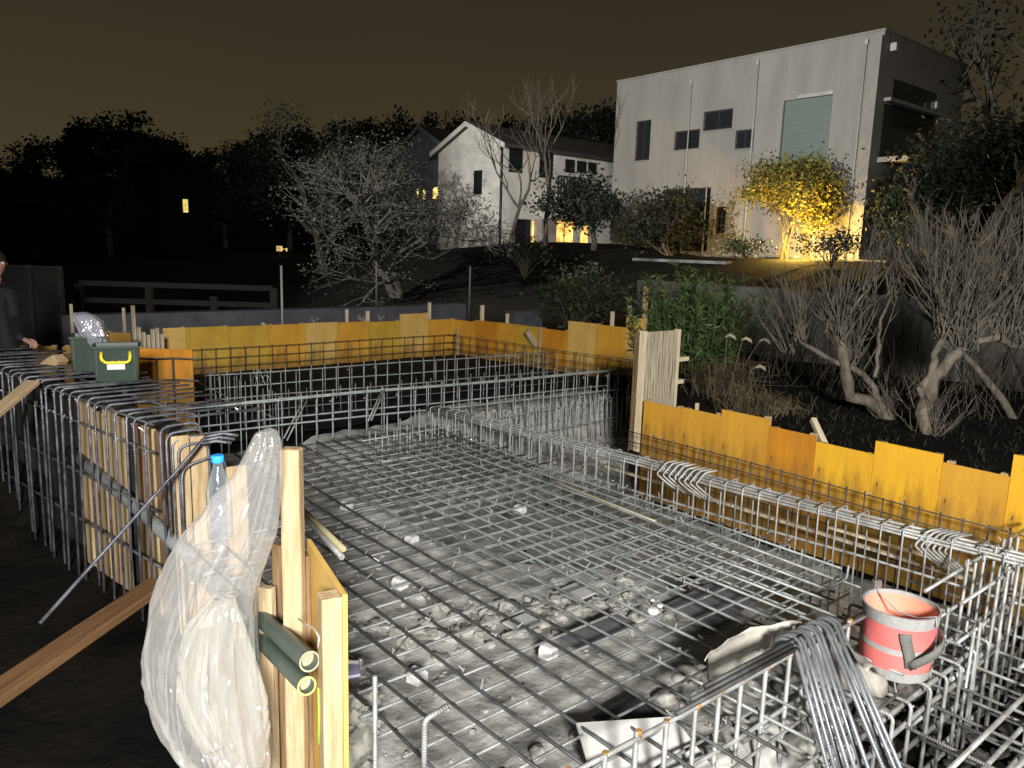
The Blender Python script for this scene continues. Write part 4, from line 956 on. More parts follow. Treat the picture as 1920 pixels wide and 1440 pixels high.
sky_t = [(-60, 330, 46, 1.), (30, 300, 50, 1.), (105, 262, 47, 1.05), (175, 232, 52, 1.), (232, 205, 50, 1.15), (292, 250, 48, 1.), (350, 290, 46, .9), (60, 360, 40, 1), (200, 330, 38, 1.1), (330, 350, 37, 1), (440, 262, 55, 1.), (505, 245, 52, 1.), (560, 240, 55, 1), (625, 226, 58, .9), (690, 226, 62, 1.),
         (760, 222, 64, 1.), (815, 212, 62, .8), (880, 222, 66, .7), (420, 330, 42, 1.), (540, 320, 40, 1.), (960, 222, 66, .8), (1040, 215, 66, .9), (1100, 206, 60, .9), (1148, 196, 58, .9)]
first = [True] * 3
for i, (x, y, Y, s) in enumerate(sky_t):
    top = sY(x, y, Y); P = Vector((top.x, Y, 0)); a_, b_, _ = ab(P); P.z = ground_h(a_, b_); h = top.z - P.z; sc = h / 8.0 * .97
    lab = f'dark bushy tree on the skyline, {ORD[i] if i < 20 else ORD[i - 20] + " beyond the white house"} of the row'
    pr = protos[i % 3]; wd = max(.8, min(1.35, sc)) * s
    if first[i % 3]:
        pr.location = P; pr.scale = (wd, wd, sc); pr['label'] = lab; first[i % 3] = False
    else: dup(pr, P, random.uniform(0, 6), lab, (wd, wd, sc))
def gnd(x, Y):
    p = sY(x, 470, Y); a_, b_, _ = ab(p); return Vector((p.x, Y, ground_h(a_, b_)))
# pale spreading tree before the houses
st_ = tree('spreading_tree', 'broad pale-leaved tree with forked trunks before the white gabled house', 'tree', gnd(748, 22), 5.2, .12, (.1, 0), 4, 4, 16, .075, .15, M_LEAFP, M_BARKT, .66, .09, seed=6, stems=2, wob=.17, L0=.36); st_.rotation_euler.z = 0; st_.scale = (1.12, 1, .83)
tree('leafy_tree', 'dim dark tree left of the pale spreading tree', 'tree', gnd(612, 25), 5.6, .15, (-.15, 0), 4, 3, 40, .12, .24, M_LEAFD, M_BARKT, .65, .06, seed=8, stems=2)
tree('bare_tree', 'leafless many-branched tree in front of the white house', 'tree', gnd(1022, 29), 6.0, .10, (-.03, 0), 4, 3, 0, 0, 0, None, M_BARK, .42, .32, seed=12, L0=.33, wob=.1)
tree('bare_tree', 'slender leafless tree between pale tree and white house', 'tree', gnd(955, 27), 5.6, .09, (-.2, 0), 4, 3, 0, 0, 0, None, M_BARK, .5, .25, seed=15, L0=.33)
tree('evergreen', 'dense dark evergreen against the left edge of the concrete building', 'tree', gnd(1112, 28), 3.0, .12, (0, 0), 3, 4, 60, .16, .28, M_LEAFD, M_BARK, .7, .1, seed=3)
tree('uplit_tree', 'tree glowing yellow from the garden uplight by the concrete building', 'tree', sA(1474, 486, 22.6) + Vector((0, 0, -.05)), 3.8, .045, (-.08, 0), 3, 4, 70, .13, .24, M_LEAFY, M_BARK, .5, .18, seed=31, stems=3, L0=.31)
tree('shrub', 'dark leafy shrub before the door of the concrete building', 'shrub', sA(1262, 500, 21.5), 2.9, .07, (0, 0), 3, 4, 34, .15, .28, M_LEAFD, M_BARK, .55, .12, seed=33, stems=2)
tree('evergreen', 'small dark tree at the near corner of the concrete building', 'tree', sA(1690, 470, 21.8), 2.0, .06, (0, 0), 3, 4, 30, .13, .2, M_LEAFM, M_BARK, .6, .12, seed=35)
for i, (x, y, A_, h, lab) in enumerate(((1830, 400, 31, 8.2, 'tall thinly leaved dark tree beside the concrete building'), (1905, 400, 30, 12.5, 'tallest thinly leaved dark tree at the upper right edge'), (1745, 440, 20.5, 2.3, 'low dark bush below the building side window'), (1850, 450, 18, 3.0, 'broad dark bush below the right edge trees'))):
    tree('evergreen', lab, 'tree', sA(x, y, A_) + Vector((0, 0, -.3)), h, .2, (-.05, 0), 4 if h > 5 else 3, 3, 5 if h > 5 else 34, .22 if h > 5 else .16, .5 if h > 5 else .34, M_LEAFD, M_BARK, .6, .18, seed=41 + i)
tree('evergreen', 'dense dark evergreen in front of the concrete building side wall', 'tree', sA(1800, 440, 22.5) + Vector((0, 0, -.3)), 2.8, .12, (0, 0), 3, 4, 90, .13, .36, M_LEAFD, M_BARK, .65, .12, seed=52)
tree('evergreen', 'second dense dark evergreen at the right edge above the pollarded trees', 'tree', sA(1905, 440, 20.5) + Vector((0, 0, -.3)), 3.6, .13, (0, 0), 3, 4, 90, .14, .4, M_LEAFD, M_BARK, .65, .12, seed=53)
# low bushes along the garden edge
for i, (x, y, Y, h, m, lab) in enumerate(((1075, 560, 14, .95, M_LEAFM, 'low green bush behind the far right panels'), (1120, 555, 16, 1.1, M_LEAFM, 'second low bush, nearer the pale column'), (985, 480, 24, 1.1, M_LEAFP, 'greyish bush below the slender bare tree'), (1400, 500, 24, .5, M_LEAFM, 'low hedge clump under the concrete building, left'), (1560, 500, 20, .8, M_LEAFD, 'dark hedge clump right of the garden uplight'))):
    p_ = gnd(x, Y); t = thing('bush', lab, 'bush', p_, 0); random.seed(60 + i); lb, sb_ = MB(), MB()
    for _ in range(16):
        a = random.uniform(0, 6.28); r_ = random.uniform(.1, .85); tip = Vector((math.cos(a) * r_, math.sin(a) * r_, h * random.uniform(.5, 1))); sb_.tube([(0, 0, 0), tip * .5 + Vector((0, 0, .1)), tip], [.014, .01, .004], 4)
        for _k in range(70): lb.leaf(tip + Vector((random.gauss(0, .17), random.gauss(0, .17), random.gauss(0, .14))), random.uniform(.05, .12))
    part('stems', sb_, M_BARK, t); part('crown', lb, m, t)
# bamboo clump behind the column
bp = sz(1290, 690, .22); random.seed(77); t = thing('bamboo_clump', 'tall green bamboo grass clump behind the pale column', 'bamboo', bp, 0); lb, sb_ = MB(), MB()
for _ in range(150):
    x, y = random.gauss(0, .33), random.gauss(0, .3); hh = random.uniform(.75, 1.42) * (1 - .25 * min(1, abs(x) / .8)); top = Vector((x * 1.35 + random.gauss(0, .06), y * 1.3, hh)); sb_.tube([(x, y, -.1), (x * 1.1, y * 1.1, hh * .55), top], [.006, .005, .002], 4)
    for k_ in range(26):
        t_ = random.uniform(.15, 1.05); q = Vector((x, y, 0)).lerp(top, t_); d_ = Vector((random.gauss(0, .6), random.gauss(0, .6), random.uniform(-.2, 1))); lb.leaf(q + d_.normalized() * .06, random.uniform(.1, .2), d_, .16)
part('stems', sb_, M_BAMB, t); part('leaves', lb, M_BAMB, t)
# reeds with plumes
rp_ = sz(1352, 742, .22); random.seed(78); t = thing('reed_grass', 'dry reed grass with pale drooping plumes right of the column', 'reed grass', rp_, 0); lb = MB()
for _ in range(260):
    x, y = random.gauss(.05, .17), random.gauss(0, .15); hh = random.uniform(.15, .5); dx, dy = random.gauss(0, .16), random.gauss(0, .14); lb.tube([(x, y, -.02), (x + dx * .5, y + dy * .5, hh * .8), (x + dx * 1.4, y + dy * 1.4, hh * random.uniform(.55, .95))], [.003, .0025, .001], 3, False)
part('blades', lb, M_DRY, t)
for (tx, ty, bx) in ((1398, 638, 1370), (1432, 640, 1374), (1368, 632, 1356), (1424, 690, 1378)):
    Y = rp_.y; tip = sY(tx, ty, Y) - rp_; bs = sY(bx, 720, Y) - rp_; sb_ = MB(); mid = bs.lerp(tip, .7) + Vector((-.02, 0, .03)); sb_.tube([bs, mid, tip + Vector((-.03, 0, .02))], [.005, .004, .003], 5); part('stalk', sb_, M_DRY, t)
    pl = MB(); d_ = Vector((1, 0, -.25)); pl.tube([tip + Vector((-.05, 0, .0)), tip + Vector((-.0, 0, .025)), tip + Vector((.05, 0, .0)), tip + Vector((.075, 0, -.03))], [.008, .018, .02, .006], 7); part('plume', pl, M_PLUME, t)
# bent dry stem heap beside it
random.seed(79); b = MB(); hp = sz(1425, 775, .22)
for _ in range(260):
    x, y = random.gauss(0, .2), random.gauss(0, .15); b.tube([(x, y, .0), (x + random.gauss(0, .06), y, random.uniform(.08, .22)), (x + random.gauss(.05, .1), y + random.gauss(0, .05), random.uniform(0, .1))], [.003, .003, .001], 3, False)
solo('dry_tuft', b, M_DRY, 'drooping tuft of dry grass above the third right-hand panel', 'grass tuft', hp, 0)
# two pollarded trees with long shoots
def pollard(label, base, limbs, heads, seed, Y):
    random.seed(seed); t = thing('pollarded_tree', label, 'tree', base, 0); tb, sh = MB(), MB()
    for pts, r0, r1 in limbs:
        P_ = [sY(x, y, Y + dy) - base for (x, y, dy) in pts]; fine_ = []
        for i in range(len(P_) - 1):
            for s in range(3): fine_.append(P_[i].lerp(P_[i + 1], s / 3) + Vector((random.gauss(0, .007), random.gauss(0, .007), 0)))
        fine_.append(P_[-1]); nn = len(fine_); tb.tube(fine_, [(r0 + (r1 - r0) * i / (nn - 1)) * random.uniform(.88, 1.14) for i in range(nn)], 9)
    part('trunk', tb, M_BARKL, t)
    for (x, y, dy, n_, spread_, hmin, hmax, lean_) in heads:
        c = sY(x, y, Y + dy) - base
        for _ in range(int(n_ * 1.5)):
            L = random.uniform(hmin, hmax); d_ = Vector((random.gauss(lean_, spread_), random.gauss(0, spread_), 1)).normalized(); p = c + Vector((random.gauss(0, .05), random.gauss(0, .05), random.uniform(-.03, .05))); cur = [p]
            bend = Vector((random.gauss(0, .05), random.gauss(0, .05), .09))
            for s in range(5):
                d_ = (d_ + bend + Vector((random.gauss(0, .10), random.gauss(0, .10), 0))).normalized(); p = p + d_ * L / 5; cur.append(p.copy())
            r_ = random.uniform(.004, .0085); sh.tube(cur, [r_ * (1 - .75 * i / 5) for i in range(6)], 5, False)
            for _k in range(random.randint(1, 5)):
                s = random.randint(1, 4); sd = (d_ + Vector((random.gauss(0, .7), random.gauss(0, .7), .1))).normalized(); l2 = L * random.uniform(.15, .4); sh.tube([cur[s], cur[s] + sd * l2 * .5, cur[s] + (sd + Vector((0, 0, .25))).normalized() * l2], [r_ * .6, r_ * .45, .0015], 4, False)
    part('shoots', sh, M_SHOOT, t); return t
b1 = sz(1665, 795, .22); pollard('crooked pollarded tree with upright shoots behind the right-hand wall, left one', b1,
    [([(1668, 800, 0), (1655, 768, 0), (1625, 750, 0), (1592, 744, -.05), (1588, 700, -.05), (1578, 655, 0), (1568, 632, .05)], .075, .04), ([(1645, 760, 0), (1640, 728, .1), (1620, 706, .15), (1600, 690, 0)], .04, .03), ([(1578, 685, 0), (1545, 668, 0), (1520, 652, 0), (1500, 640, .1)], .03, .018), ([(1642, 708, .1), (1648, 650, .2), (1652, 600, .2), (1672, 555, .2)], .022, .012), ([(1570, 640, 0), (1590, 590, .1), (1625, 545, .1)], .022, .012)],
    [(1568, 632, 0, 26, .30, .5, 1.05, -.1), (1500, 640, .1, 14, .3, .4, .9, -.3), (1672, 555, .2, 16, .3, .35, .8, 0), (1625, 545, .1, 12, .3, .3, .7, .1), (1600, 690, 0, 12, .35, .5, 1., 0), (1670, 790, 0, 26, .5, .2, .55, -.2), (1480, 660, .4, 16, .35, .4, .9, -.3)], 90, 7.7)
b2 = sz(1745, 835, .22); pollard('larger pollarded tree with long shoots at the right edge, trunk hollowed', b2,
    [([(1750, 845, 0), (1738, 810, 0), (1732, 775, 0), (1742, 735, 0), (1752, 705, 0), (1778, 680, .05), (1800, 655, .05)], .085, .045), ([(1738, 760, 0), (1725, 728, 0), (1748, 700, 0), (1750, 665, .05), (1768, 632, .1)], .04, .028), ([(1795, 660, .05), (1830, 640, .1), (1870, 632, .1), (1905, 650, .1)], .04, .03), ([(1768, 632, .1), (1790, 610, .1), (1815, 600, .1)], .03, .02)],
    [(1800, 652, .05, 34, .34, .6, 1.35, 0), (1768, 632, .1, 24, .34, .6, 1.3, -.15), (1870, 632, .1, 26, .34, .6, 1.3, .1), (1905, 645, .1, 20, .34, .5, 1.2, .1), (1815, 600, .1, 22, .3, .5, 1.1, 0), (1745, 830, 0, 24, .4, .2, .7, .1), (1740, 560, .5, 26, .4, .4, .9, -.1)], 91, 7.0)
b3 = sz(1908, 800, .22); lt = thing('leaning_tree', 'thin pale trunk leaning left across the pollarded trees', 'tree', b3, 0); tb = MB()
P_ = [sY(x, y, 7.9) - b3 for x, y in ((1912, 808), (1880, 750), (1835, 695), (1790, 645), (1745, 600), (1700, 570))]; tb.tube(P_, [.045, .04, .034, .028, .022, .014], 8); part('trunk', tb, M_BARKL, lt)
sh = MB()
for _ in range(22):
    p = P_[random.randint(3, 5)]; d_ = Vector((random.gauss(-.1, .35), random.gauss(0, .3), 1)).normalized(); L = random.uniform(.4, .9); sh.tube([p, p + d_ * L * .5, p + (d_ + Vector((0, 0, .2))).normalized() * L], [.007, .005, .002], 4, False)
part('shoots', sh, M_SHOOT, lt)
# bank weeds behind the trees: a grown-over slope
random.seed(99); b = MB()
for _ in range(7000):
    a_ = random.uniform(5.9, 10.6); b_ = random.uniform(-1, 8.5); z = ground_h(a_, b_); d_ = Vector((random.gauss(0, .5), random.gauss(0, .5), 1)).normalized(); hh = random.uniform(.02, .09); b.leaf(Vector((a_, b_, z)) + d_ * hh * .4, hh, d_, .12)
solo('weeds', b, mat('dry_weed', (.035, .032, .022), .9, 0, col2=(.012, .012, .008), scale=3), 'short dry weeds on the ground behind the right-hand wall', 'weeds', kind='stuff')
# brush of bare twigs on the bank
b = MB()
for _ in range(420):
    a_ = random.uniform(8.7, 11.0); b_ = random.uniform(.5, 6.5); p = Vector((a_, b_, ground_h(a_, b_))); d_ = Vector((random.gauss(0, .35), random.gauss(0, .35), 1)).normalized(); L = random.uniform(.4, 1.3); m_ = p + d_ * L * .5
    b.tube([p, m_, m_ + (d_ + Vector((random.gauss(0, .3), random.gauss(0, .3), .1))).normalized() * L * .5], [.006, .005, .002], 4, False)
solo('brushwood', b, mat('brush_twig', (.07, .055, .04), .85, 0, var=.4), 'tangle of bare twigs on the bank behind the pollarded trees', 'brushwood', kind='stuff')
# mossy retaining wall and garden edge
b = MB(); b.box((11.0, -4, 0), (11.3, 9.6, 1.30)); solo('retaining_wall', b, M_CONCD, 'dark mossy retaining wall behind the pollarded trees', 'retaining wall', (0, 0, 0), YAW, bv=.02)
b = MB(); b.box((19.2, 13.4, .9), (19.5, 17.0, 1.62)); solo('garden_wall', b, M_CONCD, 'low grey garden wall below the concrete building', 'garden wall', (0, 0, 0), YAW, bv=.02)
# ------------------------------------------------------------------ buildings
cbA = 24.0
bd = thing('concrete_building', 'big pale flat-roofed concrete building with scattered windows', 'building', W(cbA, 11.8, 0))
LN, DP, ZT, ZB = 10.75, 6.2, 8.53, 1.2
wins = [(9.63, 8.86, 5.38, 6.9, 'w'), (7.68, 6.51, 5.64, 6.33, 'w'), (6.39, 5.14, 6.22, 6.9, 'w'), (4.96, 4.21, 5.48, 6.12, 'w'), (5.57, 5.12, 2.58, 3.51, 'w'), (3.17, 1.45, 4.7, 6.9, 's'), (8.0, 5.83, 1.9, 4.22, 'd')]
# front wall with real openings, built as strips round them
def wall_with_holes(L, z0, z1, holes, thick):
    b = MB(); ys = sorted(set([0, L] + [h[0] for h in holes] + [h[1] for h in holes])); zs_ = sorted(set([z0, z1] + [h[2] for h in holes] + [h[3] for h in holes]))
    for i in range(len(ys) - 1):
        run = None
        for j in range(len(zs_) - 1):
            cy, cz = (ys[i] + ys[i + 1]) / 2, (zs_[j] + zs_[j + 1]) / 2
            hole = any(h[0] < cy < h[1] and h[2] < cz < h[3] for h in holes)
            if not hole and run is None: run = zs_[j]
            if (hole or j == len(zs_) - 2) and run is not None:
                b.box((0, ys[i], run), (thick, ys[i + 1], zs_[j] if hole else zs_[j + 1])); run = None
    return b
hl = [(y1, y0, z0, z1) for (y0, y1, z0, z1, k_) in wins]
part('wall', wall_with_holes(LN, ZB, ZT, hl, .25), M_CONC, bd)
for (y0, y1, z0, z1, k_) in wins:
    b = MB(); b.box((.12, y1, z0), (.14, y0, z1)); o = part('window' if k_ == 'w' else 'shutter' if k_ == 's' else 'door', b, M_SHUT if k_ == 's' else M_GLASSD, bd)
    if k_ != 's':
        fr_ = MB(); t_ = .05
        for q in ((y1, z0, y1 + t_, z1), (y0 - t_, z0, y0, z1), (y1 + t_, z0, y0 - t_, z0 + t_), (y1 + t_, z1 - t_, y0 - t_, z1), ((y0 + y1) / 2 - .02, z0 + t_, (y0 + y1) / 2 + .02, z1 - t_)): fr_.box((.07, q[0], q[1]), (.119, q[2], q[3]))
        part('frame', fr_, M_FRAME, o)
        if k_ == 'w': fr_ = MB(); fr_.box((-.05, y1 - .05, z0 - .05), (.06, y0 + .05, z0 - .003)); part('sill', fr_, M_CONC, o)
    else:
        fr_ = MB()
        for q in range(14): fr_.box((.112, y1, z0 + .02 + q * .155), (.119, y0, z0 + .14 + q * .155))
        part('slats', fr_, M_SHUT, o); fr_ = MB(); fr_.box((.05, y1 - .02, z1 + .003), (.3, y0 - .5, z1 + .11)); fr_.v = [v + Vector((-.09, 0, 0)) for v in fr_.v]; part('shutter_box', fr_, M_PIPEW, bd)
# side and back walls, roof, parapet coping, downpipes
b = MB(); b.box((.253, 0, ZB), (DP, .25, ZT)); part('side_wall', b, M_CONC, bd)
b = MB(); b.box((.253, LN - .25, ZB), (DP, LN, ZT)); part('side_wall', b, M_CONC, bd)
b = MB(); b.box((DP - .25, .253, ZB), (DP - .003, LN - .253, ZT)); part('back_wall', b, M_CONC, bd)
b = MB(); b.box((.255, .255, ZT - .5), (DP - .26, LN - .255, ZT - .3)); part('roof', b, M_CONCD, bd)
b = MB(); b.box((-.03, -.03, ZT + .002), (DP, LN + .03, ZT + .06)); b2_ = b; part('coping', b, M_CONC, bd)
for (y, zt_) in ((4.25, 8.2), (7.0, 7.9), (.5, 8.2), (6.0, 4.3)):
    b = MB(); b.tube([(-.04, y, ZB), (-.04, y, zt_)], .024 if y != 4.25 else .036, 8); b.box((-.09, y - .05, zt_), (-.002, y + .05, zt_ + .16)) if zt_ > 5 else None; part('downpipe', b, M_PIPEW, bd)
b = MB(); b.box((-.18, -.02, ZB), (-.002, .34, ZT - .15)); part('corner_pier', b, M_CONC, bd)
for (x0, x1, z0, z1) in ((.9, 4.0, 5.9, 7.3), (.45, 4.2, 4.9, 6.5)):
    b = MB(); b.box((x0, -.02, z0), (x1, -.003, z1)); part('window', b, M_GLASSD, bd)
b = MB(); b.box((.3, -1.0, 4.75), (4.6, -.004, 4.9)); part('balcony_slab', b, M_CONC, bd)
b = MB(); b.box((.3, -.25, 6.55), (4.4, -.022, 6.65)); part('canopy', b, M_CONC, bd)
for (x, z) in ((.35, 8.0), (3.6, 6.75)):
    b = MB(); b.box((x, -.22, z), (x + .22, -.004, z + .24)); part('outdoor_unit', b, M_PIPEW, bd, bv=.03)
b = MB(); b.box((-.5, -1, 1.0), (-.005, LN + .2, 1.78)); part('plinth', b, M_CONCD, bd)
# the garden uplight at the foot of the tree
up_ = sA(1492, 488, 21.9); ul = thing('garden_uplight', 'bright yellow uplight at the foot of the glowing tree', 'garden light', up_, YAW)
b = MB(); b.tube([(0, 0, -.15), (0, 0, .1)], [.07, .09], 14); part('housing', b, M_FRAME, ul)
b = MB(); b.tube([(0, 0, .102), (0, 0, .115)], .08, 14); part('lens', b, M_UPL, ul)
lamp('POINT', 'uplight_beam', up_ + Vector((0, 0, .5)) + EA * .05, up_ + Vector((0, 0, 3)), 900, (1, .60, .10), shadow_soft_size=.12)

def gable_house(name, label, a0, b0, wd, dp, z0, ze, zr, mw, wins_g=(), wins_s=(), lit=(), off=.25):
    """gable faces -A over B in [b0, b0+wd]; ridge runs along A"""
    t = thing(name, label, 'house', W(a0, b0, 0)); b = MB()
    b.prism([(0, z0), (wd, z0), (wd, ze), (wd / 2, zr), (0, ze)], 0, .2, 'x'); part('gable_wall', b, mw, t)
    b = MB(); b.box((.203, 0, z0), (dp, .2, ze)); part('side_wall', b, mw, t)
    b = MB(); b.box((.203, wd - .2, z0), (dp, wd, ze)); part('side_wall', b, mw, t)
    rf = MB(); k_ = (zr - ze) / (wd / 2); e_ = .35
    for s in (0, 1):
        y0, y1 = (-e_, wd / 2) if s == 0 else (wd + e_, wd / 2); za = ze - k_ * e_
        n_ = len(rf.v)
        for x in (-.25, dp + .2):
            rf.v += [Vector((x, y0, za + .02)), Vector((x, y1, zr + .02)), Vector((x, y1, zr + .18)), Vector((x, y0, za + .18))]
        for q in ([0, 1, 2, 3], [7, 6, 5, 4], [0, 4, 5, 1], [1, 5, 6, 2], [2, 6, 7, 3], [3, 7, 4, 0]): rf.face([n_ + i for i in q])
    part('roof', rf, M_ROOF, t)
    fb_ = MB()
    for s in (0, 1):
        y0, y1 = (-e_, wd / 2) if s == 0 else (wd + e_, wd / 2); za = ze - k_ * e_; n_ = len(fb_.v)
        for x in (-.30, -.252): fb_.v += [Vector((x, y0, za - .02)), Vector((x, y1, zr - .02)), Vector((x, y1, zr + .2)), Vector((x, y0, za + .2))]
        for q in ([0, 1, 2, 3], [7, 6, 5, 4], [0, 4, 5, 1], [1, 5, 6, 2], [2, 6, 7, 3], [3, 7, 4, 0]): fb_.face([n_ + i for i in q])
    part('barge_board', fb_, mw, t)
    for (y0, y1, za, zb, m) in wins_g:
        b = MB(); b.box((-.03, y0, za), (-.004, y1, zb)); part('window', b, m, t)
    for (x0, x1, za, zb, m) in wins_s:
        b = MB(); b.box((x0, -.03, za), (x1, -.004, zb)); part('window', b, m, t)
    return t
hA, hB = ab(sY(940, 475, 36))[:2]
def hb(x, y): a_, b_, z = ab(sA(x, y, hA)); return b_ - hB, z
def ha(x, y): a_, b_, z = ab(sB(x, y, hB)); return a_ - hA, z
gw = hb(822, 300)[0]; rz_ = hb(880, 237)[1]; ez_ = ha(945, 272)[1]
ws = []
for (x0, x1, y0, y1, m) in ((955, 978, 270, 325, M_GLASSD), (1012, 1035, 285, 335, M_GLASSD), (1060, 1076, 298, 325, M_GLASSD), (1082, 1098, 301, 325, M_GLASSD), (1103, 1117, 304, 325, M_GLASSD), (998, 1010, 415, 470, M_LITW), (1038, 1054, 415, 484, M_LITW), (1060, 1072, 412, 478, M_LITW), (1090, 1100, 415, 475, M_LITW), (966, 992, 410, 480, M_GLASSD)):
    a0_, z1_ = ha(x0, y0); a1_, z0_ = ha(x1, y1); ws.append((a0_, a1_, z0_, z1_, m))
hs = gable_house('white_house', 'white gabled house with warm lit ground-floor windows', hA, hB, gw, 12.0, .6, ez_, rz_, M_STUC, [(gw * .30, gw * .42, ez_ - 2.1, ez_ - 1.0, M_GLASSD)], ws)
a0_, z_ = ha(1020, 365); a1_, _ = ha(1062, 365); z2_ = ha(1040, 335)[1]
b = MB(); b.box((a0_, -1.0, z_ - 1.1), (a1_, -.035, z_)); part('balcony', b, M_STUC, hs)
rl = MB()
for i in range(9): x = a0_ + (a1_ - a0_) * i / 8; rl.box((x - .035, -1.0, z_ + .002), (x + .035, -.95, z2_))
rl.box((a0_, -1.005, z2_ + .002), (a1_, -.945, z2_ + .07)); part('railing', rl, M_FRAME, hs)
b = MB(); b.tube([(-.08, .05, .6), (-.08, .05, ez_)], .06, 8); part('downpipe', b, M_FRAME, hs)
b = MB(); b.box((a0_ - .6, -.6, .6), (a0_ + .35, -.035, 3.2)); part('porch_pier', b, M_STUCP, hs)
# grey gable behind, small dim gable farther
g0 = hb(822, 300)[0] + 1.6
gable_house('grey_house', 'grey gabled house behind the spreading tree', hA + 2, hB + g0, 6.0, 10, .6, hb(690, 300)[1] + .2, hb(737, 240)[1] + .2, M_STUCG, [(1.0, 1.8, 4.4, 5.0, M_LITY), (2.6, 2.8, 4.4, 4.9, M_LITY), (3.3, 3.45, 4.5, 5.0, M_LITY)])
gable_house('dim_house', 'dim small gabled house, leftmost of the three', hA + 5, hB + g0 + 8.2, 5.0, 8, .6, hb(650, 295)[1] + .2, hb(657, 262)[1] + .4, M_STUCG)
# dark house with one lit window among the left trees
P = gnd(350, 34); dh = thing('dark_house', 'unlit house among the left trees showing one bright window', 'house', P, YAW)
b = MB(); b.box((-1.0, 0, 0), (1.0, 4, 3.75)); part('wall', b, M_NIGHT, dh); b = MB(); b.prism([(-1.2, 3.75), (1.2, 3.75), (0, 4.4)], -.3, 4.3); part('roof', b, M_NIGHT, dh)
rz0 = sY(350, 398, 33.9); b = MB(); b.box((-.10, -.05, 0), (.10, -.01, .55)); o = part('window', b, M_LITY, dh); M_ = Matrix.Rotation(-YAW, 3, 'Z'); l_ = M_ @ (rz0 - P); o.location = (l_.x, 0, l_.z); o.location.y = -.0
P = gnd(524, 30); z_ = sY(524, 466, 30).z; t = thing('garden_lantern', 'tiny orange lantern glowing among the dark left trees', 'lantern', P, 0)
b = MB(); b.tube([(0, 0, -.1), (0, 0, z_ - .12 - P.z)], .03, 6); part('post', b, M_FRAME, t); b = MB(); b.box((-.09, -.09, z_ - .1 - P.z), (.09, .09, z_ + .1 - P.z)); part('lamp', b, M_LITS, t)
b = MB(); b.box((.26, -.03, z_ - .1 - P.z), (.30, .0, z_ + .02 - P.z)); b.box((.09, -.02, z_ - .02 - P.z), (.26, -.01, z_ - .005 - P.z)); part('side_lamp', b, M_LITY, t)
# ------------------------------------------------------------------ fences at the back left
fy = 15.0
t = thing('rail_fence', 'dark two-rail timber fence behind the far bay', 'fence', (0, 0, 0), 0)
for (x, yt) in ((147, 532), (279, 536), (401, 556), (513, 540)):
    p_ = sY(x, yt, fy); b = MB(); b.box((p_.x - .06, fy - .05, 0), (p_.x + .06, fy + .05, p_.z)); part('post', b, M_FENP, t)
for (y0, y1, zoff) in ((531, 540, 0), (563, 571, 0)):
    P0, P1 = sY(150, y0, fy - .06), sY(512, y1, fy - .06); b = MB(); b.box((P0.x, fy - .09, (P0.z + P1.z) / 2 - .05), (P1.x, fy - .055, (P0.z + P1.z) / 2 + .05)); part('rail', b, M_FENP, t)
P0, P1 = sY(-120, 500, 11.5), sY(117, 502, 11.5); hd_ = thing('hoarding', 'dark plywood hoarding behind the person at the left edge', 'hoarding', (0, 0, 0), 0)
mid = sY(58, 505, 11.5).x
for x0, x1 in ((P0.x, mid - .01), (mid + .01, P1.x - .05)):
    b = MB(); b.box((x0, 11.5, .2), (x1, 11.53, P1.z - .02)); part('board', b, M_FEN, hd_)
for x in (mid, P1.x - .02):
    b = MB(); b.box((x - .03, 11.44, 0), (x + .03, 11.495, P1.z + .03)); part('post', b, M_FENP, hd_)
b = MB(); b.box((P0.x, 11.45, P1.z - .012), (P1.x, 11.495, P1.z + .02)); part('top_rail', b, M_FENP, hd_)
p_ = sY(527, 498, 13); b = MB(); b.tube([(0, 0, 0), (0, 0, p_.z)], .02, 8); solo('white_pole', b, M_PIPEW, 'thin white pole standing behind the far bay', 'pole', (p_.x, 13, .0), 0)
for i, (x, yt, lab) in enumerate(((706, 490, 'left'), (882, 500, 'right'))):
    p_ = sY(x, yt, 17); b = MB(); b.tube([(0, 0, 0), (0, 0, p_.z)], .022, 6); solo('fence_post', b, M_FENP, f'thin dark steel fence post before the spreading tree, {lab} one', 'fence post', (p_.x, 17, 0), 0)
# ------------------------------------------------------------------ person at the left edge
from mathutils import Euler
def skinned(name, chains, m, parent, sub=2):
    """chains: list of [(pos, r), ...]; each later chain starts at a point already given"""
    me = bpy.data.meshes.new(name); vs, es, rs, idx = [], [], [], {}
    for ch in chains:
        prev = None
        for (p, r) in ch:
            key = tuple(round(c, 4) for c in p)
            if key not in idx: idx[key] = len(vs); vs.append(p); rs.append(r)
            if prev is not None: es.append((prev, idx[key]))
            prev = idx[key]
    me.from_pydata(vs, es, []); me.materials.append(m); o = link(name, me, parent)
    md = o.modifiers.new('skin', 'SKIN'); md.use_smooth_shade = True
    for i, sv in enumerate(me.skin_vertices[0].data): sv.radius = (rs[i], rs[i]) if not isinstance(rs[i], tuple) else rs[i]
    me.skin_vertices[0].data[0].use_root = True
    o.modifiers.new('sub', 'SUBSURF').levels = sub; o.modifiers['sub'].render_levels = sub; return o
pp = sY(-17, 500, 7.2); pz = ground_h(*ab(pp)[:2]); per = thing('person', 'person in a dark jacket leaning on the boards at the left edge', 'person', (pp.x, pp.y, 0), 0)
hz = sY(-7, 494, 7.2).z                                    # eye level
sh_z = hz - .24; hip = hz - .72; gz = hip - .80
hand = sY(58, 642, 6.75) - Vector((pp.x, pp.y, 0))
nk = (.02, 0, sh_z + .03)
